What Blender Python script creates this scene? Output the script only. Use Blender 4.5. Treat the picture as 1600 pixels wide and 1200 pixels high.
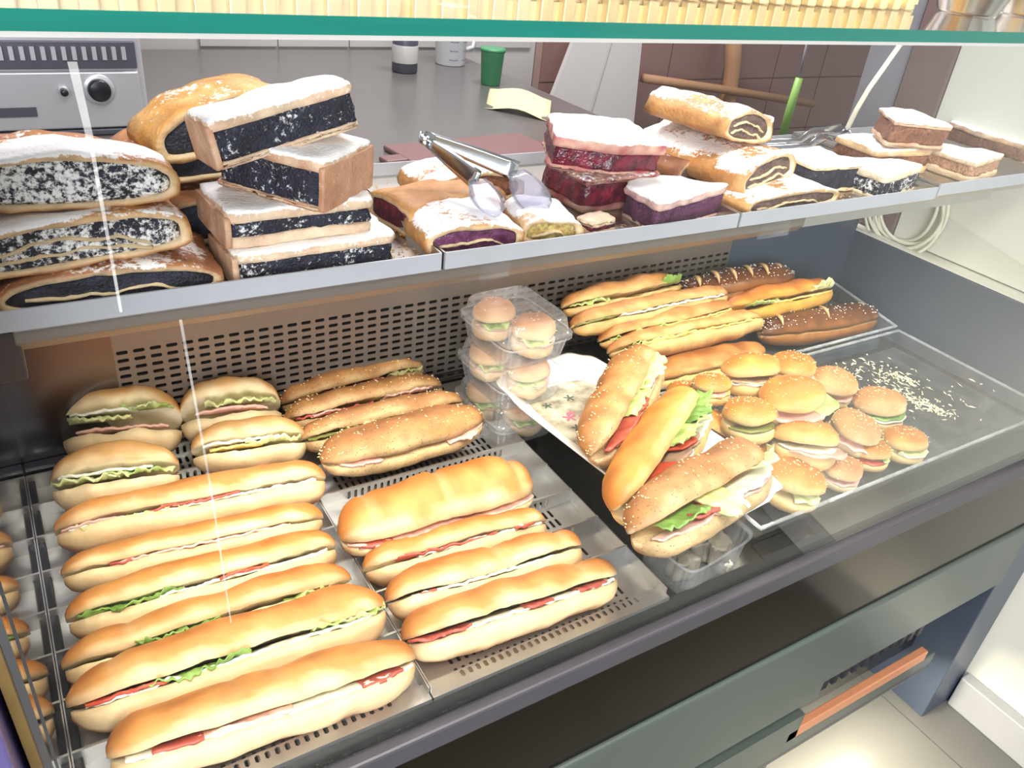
import bpy, bmesh, math, random
from mathutils import Vector, Matrix, Euler, noise

S = bpy.context.scene
COL = S.collection
PI = math.pi
def clear():
    for o in list(bpy.data.objects): bpy.data.objects.remove(o)
clear()

# ------------------------------------------------------------------ camera
cam_d = bpy.data.cameras.new('camera'); cam = bpy.data.objects.new('camera', cam_d); COL.objects.link(cam)
cam_d.sensor_width = 36.0; cam_d.lens = 36.0*1267.455/1600.0; cam_d.clip_start = 0.02
cam.matrix_world = Matrix(((0.85179709, 0.19703113, -0.48540751, 0.0),
                           (-0.51452062, 0.48893668, -0.70442137, 0.0),
                           (0.0985406, 0.84977624, 0.51785142, 1.42),
                           (0, 0, 0, 1)))
S.camera = cam
# ------------------------------------------------------------------ world, lamps, exposure
W = bpy.data.worlds.new('World'); S.world = W; W.use_nodes = True
W.node_tree.nodes['Background'].inputs[0].default_value = (0.93, 0.96, 1.0, 1)
W.node_tree.nodes['Background'].inputs[1].default_value = 0.36
S.view_settings.view_transform = 'Standard'; S.view_settings.look = 'None'
S.view_settings.exposure = 0.42; S.view_settings.gamma = 1.0; S.view_settings.use_curve_mapping = False

def area_light(name, loc, size, power, color, rot, spread=None):
    d = bpy.data.lights.new(name, 'AREA'); d.shape = 'RECTANGLE'; d.size, d.size_y = size
    d.energy = power; d.color = color
    if spread: d.spread = math.radians(spread)
    o = bpy.data.objects.new(name, d); COL.objects.link(o); o.location = loc; o.rotation_euler = rot
    return o
# unseen ceiling lamp, added over the shop floor to light the case
area_light('added_ceiling_light', (0.25, -0.42, 2.6), (1.6, 0.6), 14, (1.0, 0.95, 0.86), (math.radians(25), math.radians(-8), 0), 76)
# cool fill light added behind the camera; a shop window there is assumed
area_light('added_front_fill', (-1.3, -2.6, 1.75), (2.2, 1.5), 130, (0.93, 0.96, 1.0), (math.radians(88), 0, math.radians(-22)))
area_light('added_kitchen_light', (1.2, 1.9, 2.7), (1.2, 0.6), 42, (1.0, 0.95, 0.97), (0, 0, 0))  # added lamp out of view, brightens the kitchen background

# ------------------------------------------------------------------ materials
def lin(c):
    r = []
    for v in c:
        v = v/255.0
        r.append(v/12.92 if v <= 0.04045 else ((v+0.055)/1.055)**2.4)
    return r
def rgba(c): return (*lin(c), 1.0)
MATS = {}
def newmat(name):
    m = bpy.data.materials.new(name); m.use_nodes = True; MATS[name] = m
    return m, m.node_tree.nodes, m.node_tree.links, m.node_tree.nodes['Principled BSDF']
def plain(name, c, rough=0.5, metal=0.0, vary=0.08, scale=18.0, bump=0.0, bscale=90.0, stretch=None, spec=None):
    m, N, L, b = newmat(name)
    b.inputs['Roughness'].default_value = rough; b.inputs['Metallic'].default_value = metal
    if spec is not None: b.inputs['Specular IOR Level'].default_value = spec
    tc = N.new('ShaderNodeTexCoord'); mp = N.new('ShaderNodeMapping'); L.new(tc.outputs['Object'], mp.inputs[0])
    if stretch: mp.inputs['Scale'].default_value = stretch
    n = N.new('ShaderNodeTexNoise'); n.inputs['Scale'].default_value = scale; n.inputs['Detail'].default_value = 3
    L.new(mp.outputs[0], n.inputs['Vector'])
    mx = N.new('ShaderNodeMix'); mx.data_type = 'RGBA'
    base = lin(c)
    mx.inputs[6].default_value = (*[v*(1-vary) for v in base], 1); mx.inputs[7].default_value = (*[min(1, v*(1+vary)) for v in base], 1)
    L.new(n.outputs['Fac'], mx.inputs[0]); L.new(mx.outputs[2], b.inputs['Base Color'])
    if bump:
        n2 = N.new('ShaderNodeTexNoise'); n2.inputs['Scale'].default_value = bscale; L.new(mp.outputs[0], n2.inputs['Vector'])
        bp = N.new('ShaderNodeBump'); bp.inputs['Strength'].default_value = bump; bp.inputs['Distance'].default_value = 0.002
        L.new(n2.outputs['Fac'], bp.inputs['Height']); L.new(bp.outputs[0], b.inputs['Normal'])
    return m
def food(name, rough=0.55, bump=0.25, bscale=160.0, vary=0.16, nscale=45.0, speck=None, sugar=False, sscale=150.0, sss=0.0):
    """colour comes from the mesh colour layer 'Col'; 'sug' says how much powdered sugar lies there"""
    m, N, L, b = newmat(name)
    b.inputs['Roughness'].default_value = rough
    at = N.new('ShaderNodeAttribute'); at.attribute_name = 'Col'
    tc = N.new('ShaderNodeTexCoord')
    n = N.new('ShaderNodeTexNoise'); n.inputs['Scale'].default_value = nscale; n.inputs['Detail'].default_value = 4
    L.new(tc.outputs['Object'], n.inputs['Vector'])
    mr = N.new('ShaderNodeMapRange'); mr.inputs[1].default_value = 0.3; mr.inputs[2].default_value = 0.7
    mr.inputs[3].default_value = 1-vary; mr.inputs[4].default_value = 1+vary*0.6
    L.new(n.outputs['Fac'], mr.inputs[0])
    mul = N.new('ShaderNodeVectorMath'); mul.operation = 'SCALE'
    L.new(at.outputs['Color'], mul.inputs[0]); L.new(mr.outputs[0], mul.inputs['Scale'])
    col = mul.outputs[0]
    if speck:
        v = N.new('ShaderNodeTexVoronoi'); v.inputs['Scale'].default_value = speck[0]; L.new(tc.outputs['Object'], v.inputs['Vector'])
        lt = N.new('ShaderNodeMath'); lt.operation = 'LESS_THAN'; lt.inputs[1].default_value = speck[1]; L.new(v.outputs['Distance'], lt.inputs[0])
        mx = N.new('ShaderNodeMix'); mx.data_type = 'RGBA'; L.new(lt.outputs[0], mx.inputs[0]); L.new(col, mx.inputs[6])
        mx.inputs[7].default_value = rgba(speck[2]); col = mx.outputs[2]
    n2 = N.new('ShaderNodeTexNoise'); n2.inputs['Scale'].default_value = bscale; n2.inputs['Detail'].default_value = 3
    L.new(tc.outputs['Object'], n2.inputs['Vector'])
    if sugar:
        a2 = N.new('ShaderNodeAttribute'); a2.attribute_name = 'sug'
        n3 = N.new('ShaderNodeTexNoise'); n3.inputs['Scale'].default_value = sscale; n3.inputs['Detail'].default_value = 5; n3.inputs['Roughness'].default_value = 0.7
        L.new(tc.outputs['Object'], n3.inputs['Vector'])
        ad = N.new('ShaderNodeMath'); ad.operation = 'ADD'; L.new(n3.outputs['Fac'], ad.inputs[0]); L.new(a2.outputs['Fac'], ad.inputs[1])
        ms = N.new('ShaderNodeMapRange'); ms.inputs[1].default_value = 0.96; ms.inputs[2].default_value = 1.08
        L.new(ad.outputs[0], ms.inputs[0])
        mx = N.new('ShaderNodeMix'); mx.data_type = 'RGBA'; L.new(ms.outputs[0], mx.inputs[0]); L.new(col, mx.inputs[6])
        mx.inputs[7].default_value = rgba((252, 250, 249)); col = mx.outputs[2]
    L.new(col, b.inputs['Base Color'])
    bp = N.new('ShaderNodeBump'); bp.inputs['Strength'].default_value = bump; bp.inputs['Distance'].default_value = 0.0025
    L.new(n2.outputs['Fac'], bp.inputs['Height']); L.new(bp.outputs[0], b.inputs['Normal'])
    if sss:
        b.inputs['Subsurface Weight'].default_value = sss; b.inputs['Subsurface Radius'].default_value = (0.006, 0.004, 0.002)
    return m
def clear_mat(name, tint, refl=1.45, rough=0.0, haze=0.0, hazecol=(235, 238, 240)):
    m, N, L, b = newmat(name)
    N.remove(b); out = N['Material Output']
    t = N.new('ShaderNodeBsdfTransparent'); t.inputs[0].default_value = (*tint, 1)
    g = N.new('ShaderNodeBsdfGlossy'); g.inputs['Roughness'].default_value = rough; g.inputs[0].default_value = (1, 1, 1, 1)
    # Schlick reflectance, the same from both sides of the thin sheet
    lw = N.new('ShaderNodeLayerWeight'); lw.inputs['Blend'].default_value = 0.5
    pw = N.new('ShaderNodeMath'); pw.operation = 'POWER'; pw.inputs[1].default_value = 5.0; L.new(lw.outputs['Facing'], pw.inputs[0])
    r0 = ((refl-1)/(refl+1))**2
    fr = N.new('ShaderNodeMath'); fr.operation = 'MULTIPLY_ADD'; fr.inputs[1].default_value = 1-r0; fr.inputs[2].default_value = r0; L.new(pw.outputs[0], fr.inputs[0])
    mx = N.new('ShaderNodeMixShader'); L.new(fr.outputs[0], mx.inputs[0])
    last = t.outputs[0]
    if haze:
        d = N.new('ShaderNodeBsdfDiffuse'); d.inputs[0].default_value = rgba(hazecol)
        tc = N.new('ShaderNodeTexCoord'); n = N.new('ShaderNodeTexNoise'); n.inputs['Scale'].default_value = 30; L.new(tc.outputs['Object'], n.inputs['Vector'])
        mh = N.new('ShaderNodeMath'); mh.operation = 'MULTIPLY'; mh.inputs[1].default_value = haze*2; L.new(n.outputs['Fac'], mh.inputs[0])
        m2 = N.new('ShaderNodeMixShader'); L.new(mh.outputs[0], m2.inputs[0]); L.new(t.outputs[0], m2.inputs[1]); L.new(d.outputs[0], m2.inputs[2])
        last = m2.outputs[0]
    L.new(last, mx.inputs[1]); L.new(g.outputs[0], mx.inputs[2]); L.new(mx.outputs[0], out.inputs[0])
    return m

M_steel = plain('brushed_steel', (196, 190, 182), 0.32, 1.0, 0.06, 60, 0.04, 400, (1, 30, 30))
M_steel2 = plain('satin_steel', (198, 197, 196), 0.44, 1.0, 0.04, 30, 0.02, 300, (1, 20, 20))
M_traylip = plain('tray_steel', (176, 179, 188), 0.42, 0.35, 0.05, 30)
M_warm = plain('warm_steel', (140, 132, 125), 0.42, 0.75, 0.08, 40, 0.03, 300, (1, 20, 20))
M_mirror = plain('polished_side', (178, 178, 184), 0.04, 1.0, 0.03, 6)
M_backplain = plain('dark_polished_steel', (120, 118, 126), 0.22, 1.0, 0.1, 8)
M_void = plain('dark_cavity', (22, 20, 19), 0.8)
M_endpanel = plain('slate_panel', (62, 71, 86), 0.35, 0.0, 0.08, 5)
M_black = plain('black_gloss', (14, 14, 16), 0.18, 0.0, 0.1)
M_fascia = plain('black_glass_fascia', (62, 56, 48), 0.14, 1.0, 0.08, 6)
M_strip = plain('anthracite_strip', (62, 60, 66), 0.4)
M_apron = plain('grey_green_apron', (68, 77, 74), 0.3, 0.0, 0.05, 5)
M_dark = plain('dark_bracket', (60, 50, 46), 0.4)
M_gasket = plain('gasket', (34, 36, 42), 0.35)
M_brass = plain('brass_trim', (196, 164, 104), 0.3, 0.9, 0.15, 60)
M_navy = plain('navy_laminate', (78, 70, 116), 0.4)
M_copper = plain('copper_strip', (206, 140, 104), 0.35, 0.4)
M_glass = clear_mat('pane_glass', (0.98, 0.99, 0.99), 1.2)
M_edge = plain('green_glass_edge', (14, 90, 80), 0.12, 0.0, 0.25, 9, stretch=(0.6, 1, 8))
M_seal = plain('pale_seal', (170, 168, 166), 0.4)
M_plastic = clear_mat('clear_plastic', (0.93, 0.93, 0.95), 1.7, 0.06, 0.13)
M_acrylic = clear_mat('clear_acrylic', (0.95, 0.96, 0.97), 1.45, 0.04, 0.045)
M_rim = clear_mat('acrylic_rim', (0.9, 0.92, 0.94), 1.6, 0.1, 0.30)
M_streak = clear_mat('reflection_streak', (1, 1, 1), 1.01, 0.3, 0.20, (255, 255, 255))  # hazy white for the reflection streaks drawn on the pane
M_plate = plain('white_melamine', (246, 244, 240), 0.25, 0.0, 0.02)
M_wall = plain('white_plaster', (210, 208, 196), 0.8, 0.0, 0.03, 4, 0.05, 60)
M_floor = plain('pale_tile', (96, 95, 91), 0.3, 0.0, 0.06, 3)
M_grout = plain('grout', (60, 60, 58), 0.8)
M_base = plain('baseboard_tile', (160, 160, 160), 0.35)
M_btile = plain('brown_tile', (150, 116, 110), 0.3, 0.0, 0.07, 3)
M_bgrout = plain('brown_grout', (168, 140, 132), 0.8)
M_ltile = plain('pale_wall_tile', (196, 190, 186), 0.3, 0.0, 0.03, 3)
M_counter = plain('grey_worktop', (112, 108, 106), 0.28, 0.3, 0.1, 8)
M_red = plain('red_board', (122, 88, 88), 0.45)
M_oven = plain('oven_steel', (208, 207, 212), 0.35, 0.4, 0.05, 20)
M_ovendark = plain('oven_dark', (96, 96, 108), 0.4, 0.4)
M_knob = plain('knob_black', (26, 28, 34), 0.3)
M_white = plain('white_plastic', (232, 232, 234), 0.4)
M_grey = plain('grey_print', (120, 122, 126), 0.5)
M_green = plain('green_plastic', (70, 140, 96), 0.4)
M_lime = plain('lime_plastic', (150, 196, 96), 0.4)
M_paper = plain('yellow_paper', (214, 206, 160), 0.8)
M_wood = plain('pale_wood', (186, 140, 104), 0.6, 0.0, 0.15, 20, stretch=(6, 6, 0.6))
M_cable = plain('cream_cable', (222, 218, 198), 0.45)
M_greybeam = plain('grey_frame', (132, 130, 136), 0.4)
M_brownbeam = plain('brown_frame', (118, 96, 92), 0.5)
M_gold = plain('gold_foil', (220, 200, 152), 0.45, 0.5, 0.15, 30)
M_silver = plain('foil_silver', (206, 206, 206), 0.22, 1.0, 0.1, 20)
M_tong = plain('tong_steel', (206, 206, 210), 0.16, 1.0, 0.05, 40)
M_tongclear = clear_mat('tong_clear', (0.86, 0.86, 0.92), 1.5, 0.1, 0.22, (225, 222, 235))
M_led = None

F_soft = food('soft_bread', 0.52, 0.22, 150, 0.17, 34)
F_seed = food('seeded_bread', 0.6, 0.35, 240, 0.22, 60, (230, 0.16, (110, 74, 44)))
F_rust = food('rustic_bread', 0.6, 0.4, 200, 0.22, 50)
F_pretz = food('pretzel_bread', 0.3, 0.15, 120, 0.2, 50)
F_past = food('pastry', 0.55, 0.5, 260, 0.22, 70, None, True, 170)
F_fill = food('poppy_filling', 0.6, 1.0, 420, 0.5, 260, None, True, 210)
F_cherry = food('cherry_filling', 0.22, 1.0, 160, 0.45, 120, None, True, 210)
F_leaf = food('leaf', 0.4, 0.3, 120, 0.18, 60)
F_meat = food('meat', 0.35, 0.2, 120, 0.12, 70)
F_seeds = plain('sesame', (240, 220, 170), 0.5)
F_salt = plain('salt_grain', (250, 246, 236), 0.4)
F_past_crumb = plain('pastry_crumb', (206, 160, 108), 0.7, 0.0, 0.25, 400)
F_cheese = plain('cheese_shred', (246, 236, 196), 0.5)

# ------------------------------------------------------------------ mesh helpers
def link(o, parent=None):
    COL.objects.link(o)
    if parent: o.parent = parent
    return o
def mesh(name, verts, faces, mat, parent=None, smooth=True, cols=None, sug=None):
    me = bpy.data.meshes.new(name); me.from_pydata([tuple(v) for v in verts], [], faces); me.update()
    bm = bmesh.new(); bm.from_mesh(me); bmesh.ops.recalc_face_normals(bm, faces=bm.faces); bm.to_mesh(me); bm.free()
    if smooth: me.polygons.foreach_set('use_smooth', [True]*len(me.polygons))
    if cols:
        a = me.color_attributes.new('Col', 'FLOAT_COLOR', 'POINT')
        flat = []
        for c in cols: flat += [c[0], c[1], c[2], 1.0]
        a.data.foreach_set('color', flat)
    if sug:
        a = me.attributes.new('sug', 'FLOAT', 'POINT'); a.data.foreach_set('value', sug)
    me.materials.append(mat)
    return link(bpy.data.objects.new(name, me), parent)
def tag(o, label, cat, group=None):
    o['label'] = label; o['category'] = cat
    if group: o['group'] = group
    return o
def root(name, label, cat, loc=(0, 0, 0), rot=(0, 0, 0), group=None):
    o = bpy.data.objects.new(name, None); o.empty_display_size = 0.03; COL.objects.link(o)
    o.location = loc; o.rotation_euler = rot
    return tag(o, label, cat, group)
def struct(o): o['kind'] = 'structure'; return o
class MB:
    def __init__(s): s.v = []; s.f = []
    def quad(s, a, b, c, d):
        i = len(s.v); s.v += [a, b, c, d]; s.f.append((i, i+1, i+2, i+3)); return s
    def box(s, x0, x1, y0, y1, z0, z1):
        i = len(s.v)
        s.v += [(x0, y0, z0), (x1, y0, z0), (x1, y1, z0), (x0, y1, z0), (x0, y0, z1), (x1, y0, z1), (x1, y1, z1), (x0, y1, z1)]
        s.f += [(i+a, i+b, i+c, i+d) for a, b, c, d in ((0, 3, 2, 1), (4, 5, 6, 7), (0, 1, 5, 4), (1, 2, 6, 5), (2, 3, 7, 6), (3, 0, 4, 7))]
        return s
    def prism(s, pts, axis_pts):
        # pts: list of 3D polygon, axis_pts: offset vector
        i = len(s.v); n = len(pts); o = Vector(axis_pts)
        s.v += [tuple(p) for p in pts] + [tuple(Vector(p)+o) for p in pts]
        s.f.append(tuple(range(i+n-1, i-1, -1))); s.f.append(tuple(range(i+n, i+2*n)))
        for k in range(n): s.f.append((i+k, i+(k+1) % n, i+n+(k+1) % n, i+n+k))
        return s
    def tube(s, pts, r, n=10, cap=True):
        i0 = len(s.v); P = [Vector(p) for p in pts]; m = len(P)
        up = Vector((0, 0, 1)); prev = None
        for k in range(m):
            t = (P[min(k+1, m-1)]-P[max(k-1, 0)]).normalized()
            if prev is None:
                a = t.orthogonal().normalized()
            else:
                a = (prev - t*prev.dot(t)).normalized()
            prev = a; b = t.cross(a); rr = r[k] if isinstance(r, (list, tuple)) else r
            for q in range(n):
                an = 2*PI*q/n; s.v.append(tuple(P[k]+a*(rr*math.cos(an))+b*(rr*math.sin(an))))
        for k in range(m-1):
            for q in range(n):
                s.f.append((i0+k*n+q, i0+k*n+(q+1) % n, i0+(k+1)*n+(q+1) % n, i0+(k+1)*n+q))
        if cap:
            s.f.append(tuple(i0+q for q in range(n-1, -1, -1))); s.f.append(tuple(i0+(m-1)*n+q for q in range(n)))
        return s
    def lathe(s, prof, n=28, c=(0, 0, 0)):
        i0 = len(s.v); m = len(prof)
        for (r, z) in prof:
            for q in range(n):
                an = 2*PI*q/n; s.v.append((c[0]+r*math.cos(an), c[1]+r*math.sin(an), c[2]+z))
        for k in range(m-1):
            for q in range(n):
                s.f.append((i0+k*n+q, i0+k*n+(q+1) % n, i0+(k+1)*n+(q+1) % n, i0+(k+1)*n+q))
        s.f.append(tuple(i0+q for q in range(n))); s.f.append(tuple(i0+(m-1)*n+q for q in range(n)))
        return s
    def build(s, name, mat, parent=None, smooth=False, bevel=0.0):
        o = mesh(name, s.v, s.f, mat, parent, smooth)
        if bevel:
            b = o.modifiers.new('bevel', 'BEVEL'); b.width = bevel; b.segments = 2; b.limit_method = 'ANGLE'
        return o
def box(name, x0, x1, y0, y1, z0, z1, mat, parent=None, bevel=0.0):
    return MB().box(x0, x1, y0, y1, z0, z1).build(name, mat, parent, False, bevel)
def nz(x, y, z, s, seed=0.0): return noise.noise(Vector((x*s+seed*7.31, y*s-seed*3.7, z*s+seed*1.9)))
def mixc(a, b, t):
    t = max(0.0, min(1.0, t)); return tuple(a[i]*(1-t)+b[i]*t for i in range(3))
def smooth01(a, b, x):
    t = max(0.0, min(1.0, (x-a)/(b-a))); return t*t*(3-2*t)

def perf(mb, origin, ux, uy, nx, ny, cw, ch, sw, sh, depth):
    """sheet with nx * ny real slots: cell cw x ch, slot sw x sh, slot walls going depth along the normal"""
    o = Vector(origin); ux = Vector(ux); uy = Vector(uy); n = ux.cross(uy).normalized()*(-depth)
    r = min(sw, sh)/2; slot = []
    if sw >= sh:
        for a in (-60, 0, 60): slot.append((sw/2-r+r*math.cos(math.radians(a)), r*math.sin(math.radians(a))))
        for a in (120, 180, 240): slot.append((-sw/2+r+r*math.cos(math.radians(a)), r*math.sin(math.radians(a))))
    else:
        for a in (30, 90, 150): slot.append((r*math.cos(math.radians(a)), sh/2-r+r*math.sin(math.radians(a))))
        for a in (210, 270, 330): slot.append((r*math.cos(math.radians(a)), -sh/2+r+r*math.sin(math.radians(a))))
    if sw >= sh: rim = [(cw/2, -ch/2), (cw/2, 0), (cw/2, ch/2), (-cw/2, ch/2), (-cw/2, 0), (-cw/2, -ch/2)]
    else: rim = [(cw/2, ch/2), (0, ch/2), (-cw/2, ch/2), (-cw/2, -ch/2), (0, -ch/2), (cw/2, -ch/2)]
    for i in range(nx):
        for j in range(ny):
            c = o+ux*((i+0.5)*cw)+uy*((j+0.5)*ch); b = len(mb.v)
            for p in rim: mb.v.append(tuple(c+ux*p[0]+uy*p[1]))
            for p in slot: mb.v.append(tuple(c+ux*p[0]+uy*p[1]))
            for p in slot: mb.v.append(tuple(c+ux*p[0]+uy*p[1]+n))
            for k in range(6):
                k2 = (k+1) % 6
                mb.f.append((b+k, b+k2, b+6+k2, b+6+k)); mb.f.append((b+6+k, b+6+k2, b+12+k2, b+12+k))
    return mb
def rect(mb, origin, ux, uy, w, h):
    o = Vector(origin); ux = Vector(ux)*w; uy = Vector(uy)*h
    return mb.quad(tuple(o), tuple(o+ux), tuple(o+ux+uy), tuple(o+uy))

# ------------------------------------------------------------------ the setting
XL, XR = -0.047, 1.45
fl = struct(box('floor', -3.5, 5.0, -4.0, 5.0, -0.05, -0.004, M_grout))
for i in range(-1, 4):
    for j in range(-2, 2):
        struct(box('floor_tile', 0.62+i*0.6-1.0, 0.62+i*0.6-1.0+0.597, j*0.6+0.05, j*0.6+0.05+0.597, -0.004, 0.0, M_floor, fl))
for nm, a in (('floor_tile', (2.03, 5.0, -4, 5)), ('floor_tile', (-3.5, -0.983, -4, 5)), ('floor_tile', (-0.98, 2.02, -4, -1.155)), ('floor_tile', (-0.98, 2.02, 1.255, 5))):
    struct(box(nm, *a, -0.004, 0.0, M_floor, fl))
wr = struct(MB().prism([(1.565, -1.2, 0), (1.75, -1.2, 0), (1.75, -1.2, 2.6), (1.478, -1.2, 2.6), (1.478, -1.2, 0.912), (1.565, -1.2, 0.912)], (0, 2.085, 0)).build('wall_right', M_wall))
struct(box('baseboard_right', 1.535, 1.5645, -1.2, 0.42, 0.0, 0.085, M_base, None, 0.003))
# door frame at the end of the white wall
struct(box('trim_1', 1.474, 1.75, 0.887, 0.975, 0.912, 2.6, M_brownbeam, None, 0.004))
struct(box('trim_2', 1.482, 1.75, 0.977, 1.07, 0.912, 2.6, M_greybeam, None, 0.004))
# brown tiled kitchen wall with pale tiles further left
wb = struct(box('wall_back', 1.9, 5.0, 2.86, 3.0, 0.0, 2.6, M_bgrout))
for i in range(9):
    for j in range(6):
        struct(box('tile', 1.93+i*0.34, 1.93+i*0.34+0.333, 2.852, 2.862, 0.02+j*0.25, 0.02+j*0.25+0.244, M_btile, wb))
wb2 = struct(box('wall_left', -2.5, 1.895, 2.86, 3.0, 0.0, 2.6, M_ltile))
for i in range(5):
    for j in range(4):
        struct(box('tile', 0.62+i*0.25, 0.62+i*0.25+0.246, 2.85, 2.861, 0.9+j*0.2, 0.9+j*0.2+0.196, M_ltile, wb2))

# ------------------------------------------------------------------ display case
case = root('display_case', 'long refrigerated glass display case with black base filling the picture', 'display case', (0.7, 0.7, 0))
def CP(o):
    o.parent = case; o.matrix_parent_inverse = Matrix.Translation((-0.7, -0.7, 0)); return o
# back wall with perforated sheet
mb = MB(); BX0, NX, NZ, CW, CH = 0.072, 54, 12, 0.019, 0.011
ZB = 0.772
perf(mb, (BX0, 0.95, ZB), (1, 0, 0), (0, 0, 1), NX, NZ, CW, CH, 0.0138, 0.0056, 0.002)
CP(mb.build('perforated_sheet', M_warm))
mb = MB(); BX1 = BX0+NX*CW
rect(mb, (XL, 0.95, ZB), (1, 0, 0), (0, 0, 1), BX0-XL, NZ*CH+0.09)
CP(mb.build('back_wall_plate', M_backplain))
mb = MB(); rect(mb, (BX1, 0.95, ZB-0.03), (1, 0, 0), (0, 0, 1), XR-BX1, NZ*CH+0.12)
CP(mb.build('back_wall_plate', M_endpanel))
mb = MB(); rect(mb, (BX0, 0.95, ZB+NZ*CH), (1, 0, 0), (0, 0, 1), BX1-BX0, 0.09)
CP(mb.build('back_wall_plate', M_warm))
CP(box('cavity_lining', XL, XR, 0.962, 0.975, 0.60, 1.0, M_void))
CP(box('back_ledge', XL, XR, 0.935, 0.9495, 0.752, 0.772, M_backplain, None, 0.002))
# deck pan, ends
CP(box('deck_pan', XL, XR, 0.432, 0.96, 0.70, 0.728, M_black))
CP(box('side_mirror', XL-0.012, XL, 0.43, 0.96, 0.70, 1.34, M_mirror))
CP(box('side_gasket', XL, XL+0.0085, 0.44, 0.95, 0.745, 0.757, M_gasket, None, 0.002))
# slanted front edge trim of the left side
CP(MB().prism([(XL-0.012, 0.425, 0.73), (XL-0.012, 0.43, 0.73), (XL-0.012, 0.369, 1.35), (XL-0.012, 0.36, 1.35)], (0.006, 0, 0)).build('edge_trim', M_brass))
CP(MB().prism([(XL-0.01, 0.43, 0.70), (XL-0.01, 0.50, 0.70), (XL-0.01, 0.44, 1.34), (XL-0.01, 0.368, 1.34)], (0.009, 0, 0)).build('side_mirror', M_mirror))
CP(box('end_panel', XR, 1.556, 0.424, 1.1, 0.0, 0.902, M_endpanel, None, 0.002))
CP(box('end_panel_cap', XR+0.001, 1.562, 0.43, 1.1, 0.903, 0.909, M_wall))
# front: lip, ledge, strip, fascia, apron
CP(MB().prism([(XL, 0.4315, 0.70), (XL, 0.4415, 0.70), (XL, 0.4415, 0.752), (XL, 0.4315, 0.745)], (XR-XL, 0, 0)).build('front_ledge', M_black, None, False, 0.002))
CP(box('bumper_strip', -0.058, XR, 0.416, 0.431, 0.708, 0.737, M_strip, None, 0.003))
CP(box('fascia', -0.058, XR, 0.424, 0.44, 0.552, 0.707, M_fascia))
CP(box('apron', -0.058, XR, 0.418, 0.45, 0.402, 0.551, M_apron, None, 0.004))
CP(box('base_carcass', -0.058, XR, 0.56, 1.05, 0.14, 0.70, M_black))
lp = CP(box('lower_panel', -0.058, 0.98, 0.432, 0.45, 0.335, 0.402, M_apron))
CP(box('lower_panel', -0.058, 0.965, 0.432, 0.45, 0.235, 0.30, M_apron))
CP(box('lower_panel', -0.058, 0.95, 0.45, 0.46, 0.12, 0.40, M_black))
CP(box('copper_strip', 0.94, 1.33, 0.432, 0.447, 0.236, 0.262, M_copper, None, 0.002))
CP(box('toe_rail', -0.058, 1.38, 0.436, 0.456, 0.196, 0.228, M_apron, None, 0.003))
for k in range(14):
    CP(box('grille_slat', 0.985+k*0.028, 0.985+k*0.028+0.013, 0.47, 0.50, 0.255, 0.40, M_strip))
CP(box('grille_backing', 0.95, XR, 0.505, 0.515, 0.14, 0.42, M_black))
# lamp strip under the base
CP(box('base_lamp_housing', -0.05, 1.38, 0.44, 0.47, 0.174, 0.192, M_strip))
area_light('base_strip_light', (0.66, 0.45, 0.17), (1.4, 0.025), 14, (1.0, 0.92, 0.72), (math.radians(-35), 0, 0))
# glass
TH = 0.006
fg = CP(MB().prism([(XL, 0.4225, 0.7375), (XL, 0.4225+TH, 0.7375), (XL, 0.364+TH, 1.3595), (XL, 0.364, 1.3595)], (XR-XL, 0, 0)).build('front_glass', M_glass))
CP(MB().quad((XL, 0.363, 1.3565), (XR, 0.363, 1.3565), (XR, 0.363, 1.3595), (XL, 0.363, 1.3595)).build('glass_seal', M_seal))
tg = CP(box('top_glass', -0.5, 1.56, 0.356, 0.76, 1.360, 1.3675, M_glass))
CP(box('green_glass_edge', -0.5, 1.56, 0.3545, 0.3558, 1.360, 1.3675, M_edge))
CP(box('end_glass', XR-0.007, XR-0.001, 0.45, 0.95, 0.91, 1.3595, M_glass))
# upper shelf
CP(box('shelf_plate', XL, XR, 0.667, 0.935, 1.086, 1.0965, M_steel))
CP(MB().prism([(XL+0.03, 0.6535, 1.0955), (XL+0.03, 0.667, 1.0955), (XL+0.03, 0.667, 1.074), (XL+0.03, 0.661, 1.074), (XL+0.03, 0.6535, 1.083)], (0.90, 0, 0)).build('shelf_rail', M_warm, None, False, 0.0015))
CP(box('shelf_bracket', XL, XL+0.034, 0.655, 0.70, 1.050, 1.0955, M_dark, None, 0.002))
CP(box('shelf_rail_hook', 0.395, 0.43, 0.6525, 0.6555, 1.077, 1.0955, M_acrylic))
CP(box('shelf_rail_hook', 0.80, 0.855, 0.6525, 0.6555, 1.074, 1.0955, M_acrylic))
CP(box('assumed_lamp_profile', 0.0, 1.35, 0.672, 0.70, 1.072, 1.0858, M_steel2))  # housing for the assumed shelf lamp, not visible itself
area_light('assumed_shelf_light', (0.66, 0.69, 1.070), (1.3, 0.02), 2.2, (1.0, 0.90, 0.70), (math.radians(-6), 0, 0))  # warm lamp assumed under the shelf to light the deck

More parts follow.
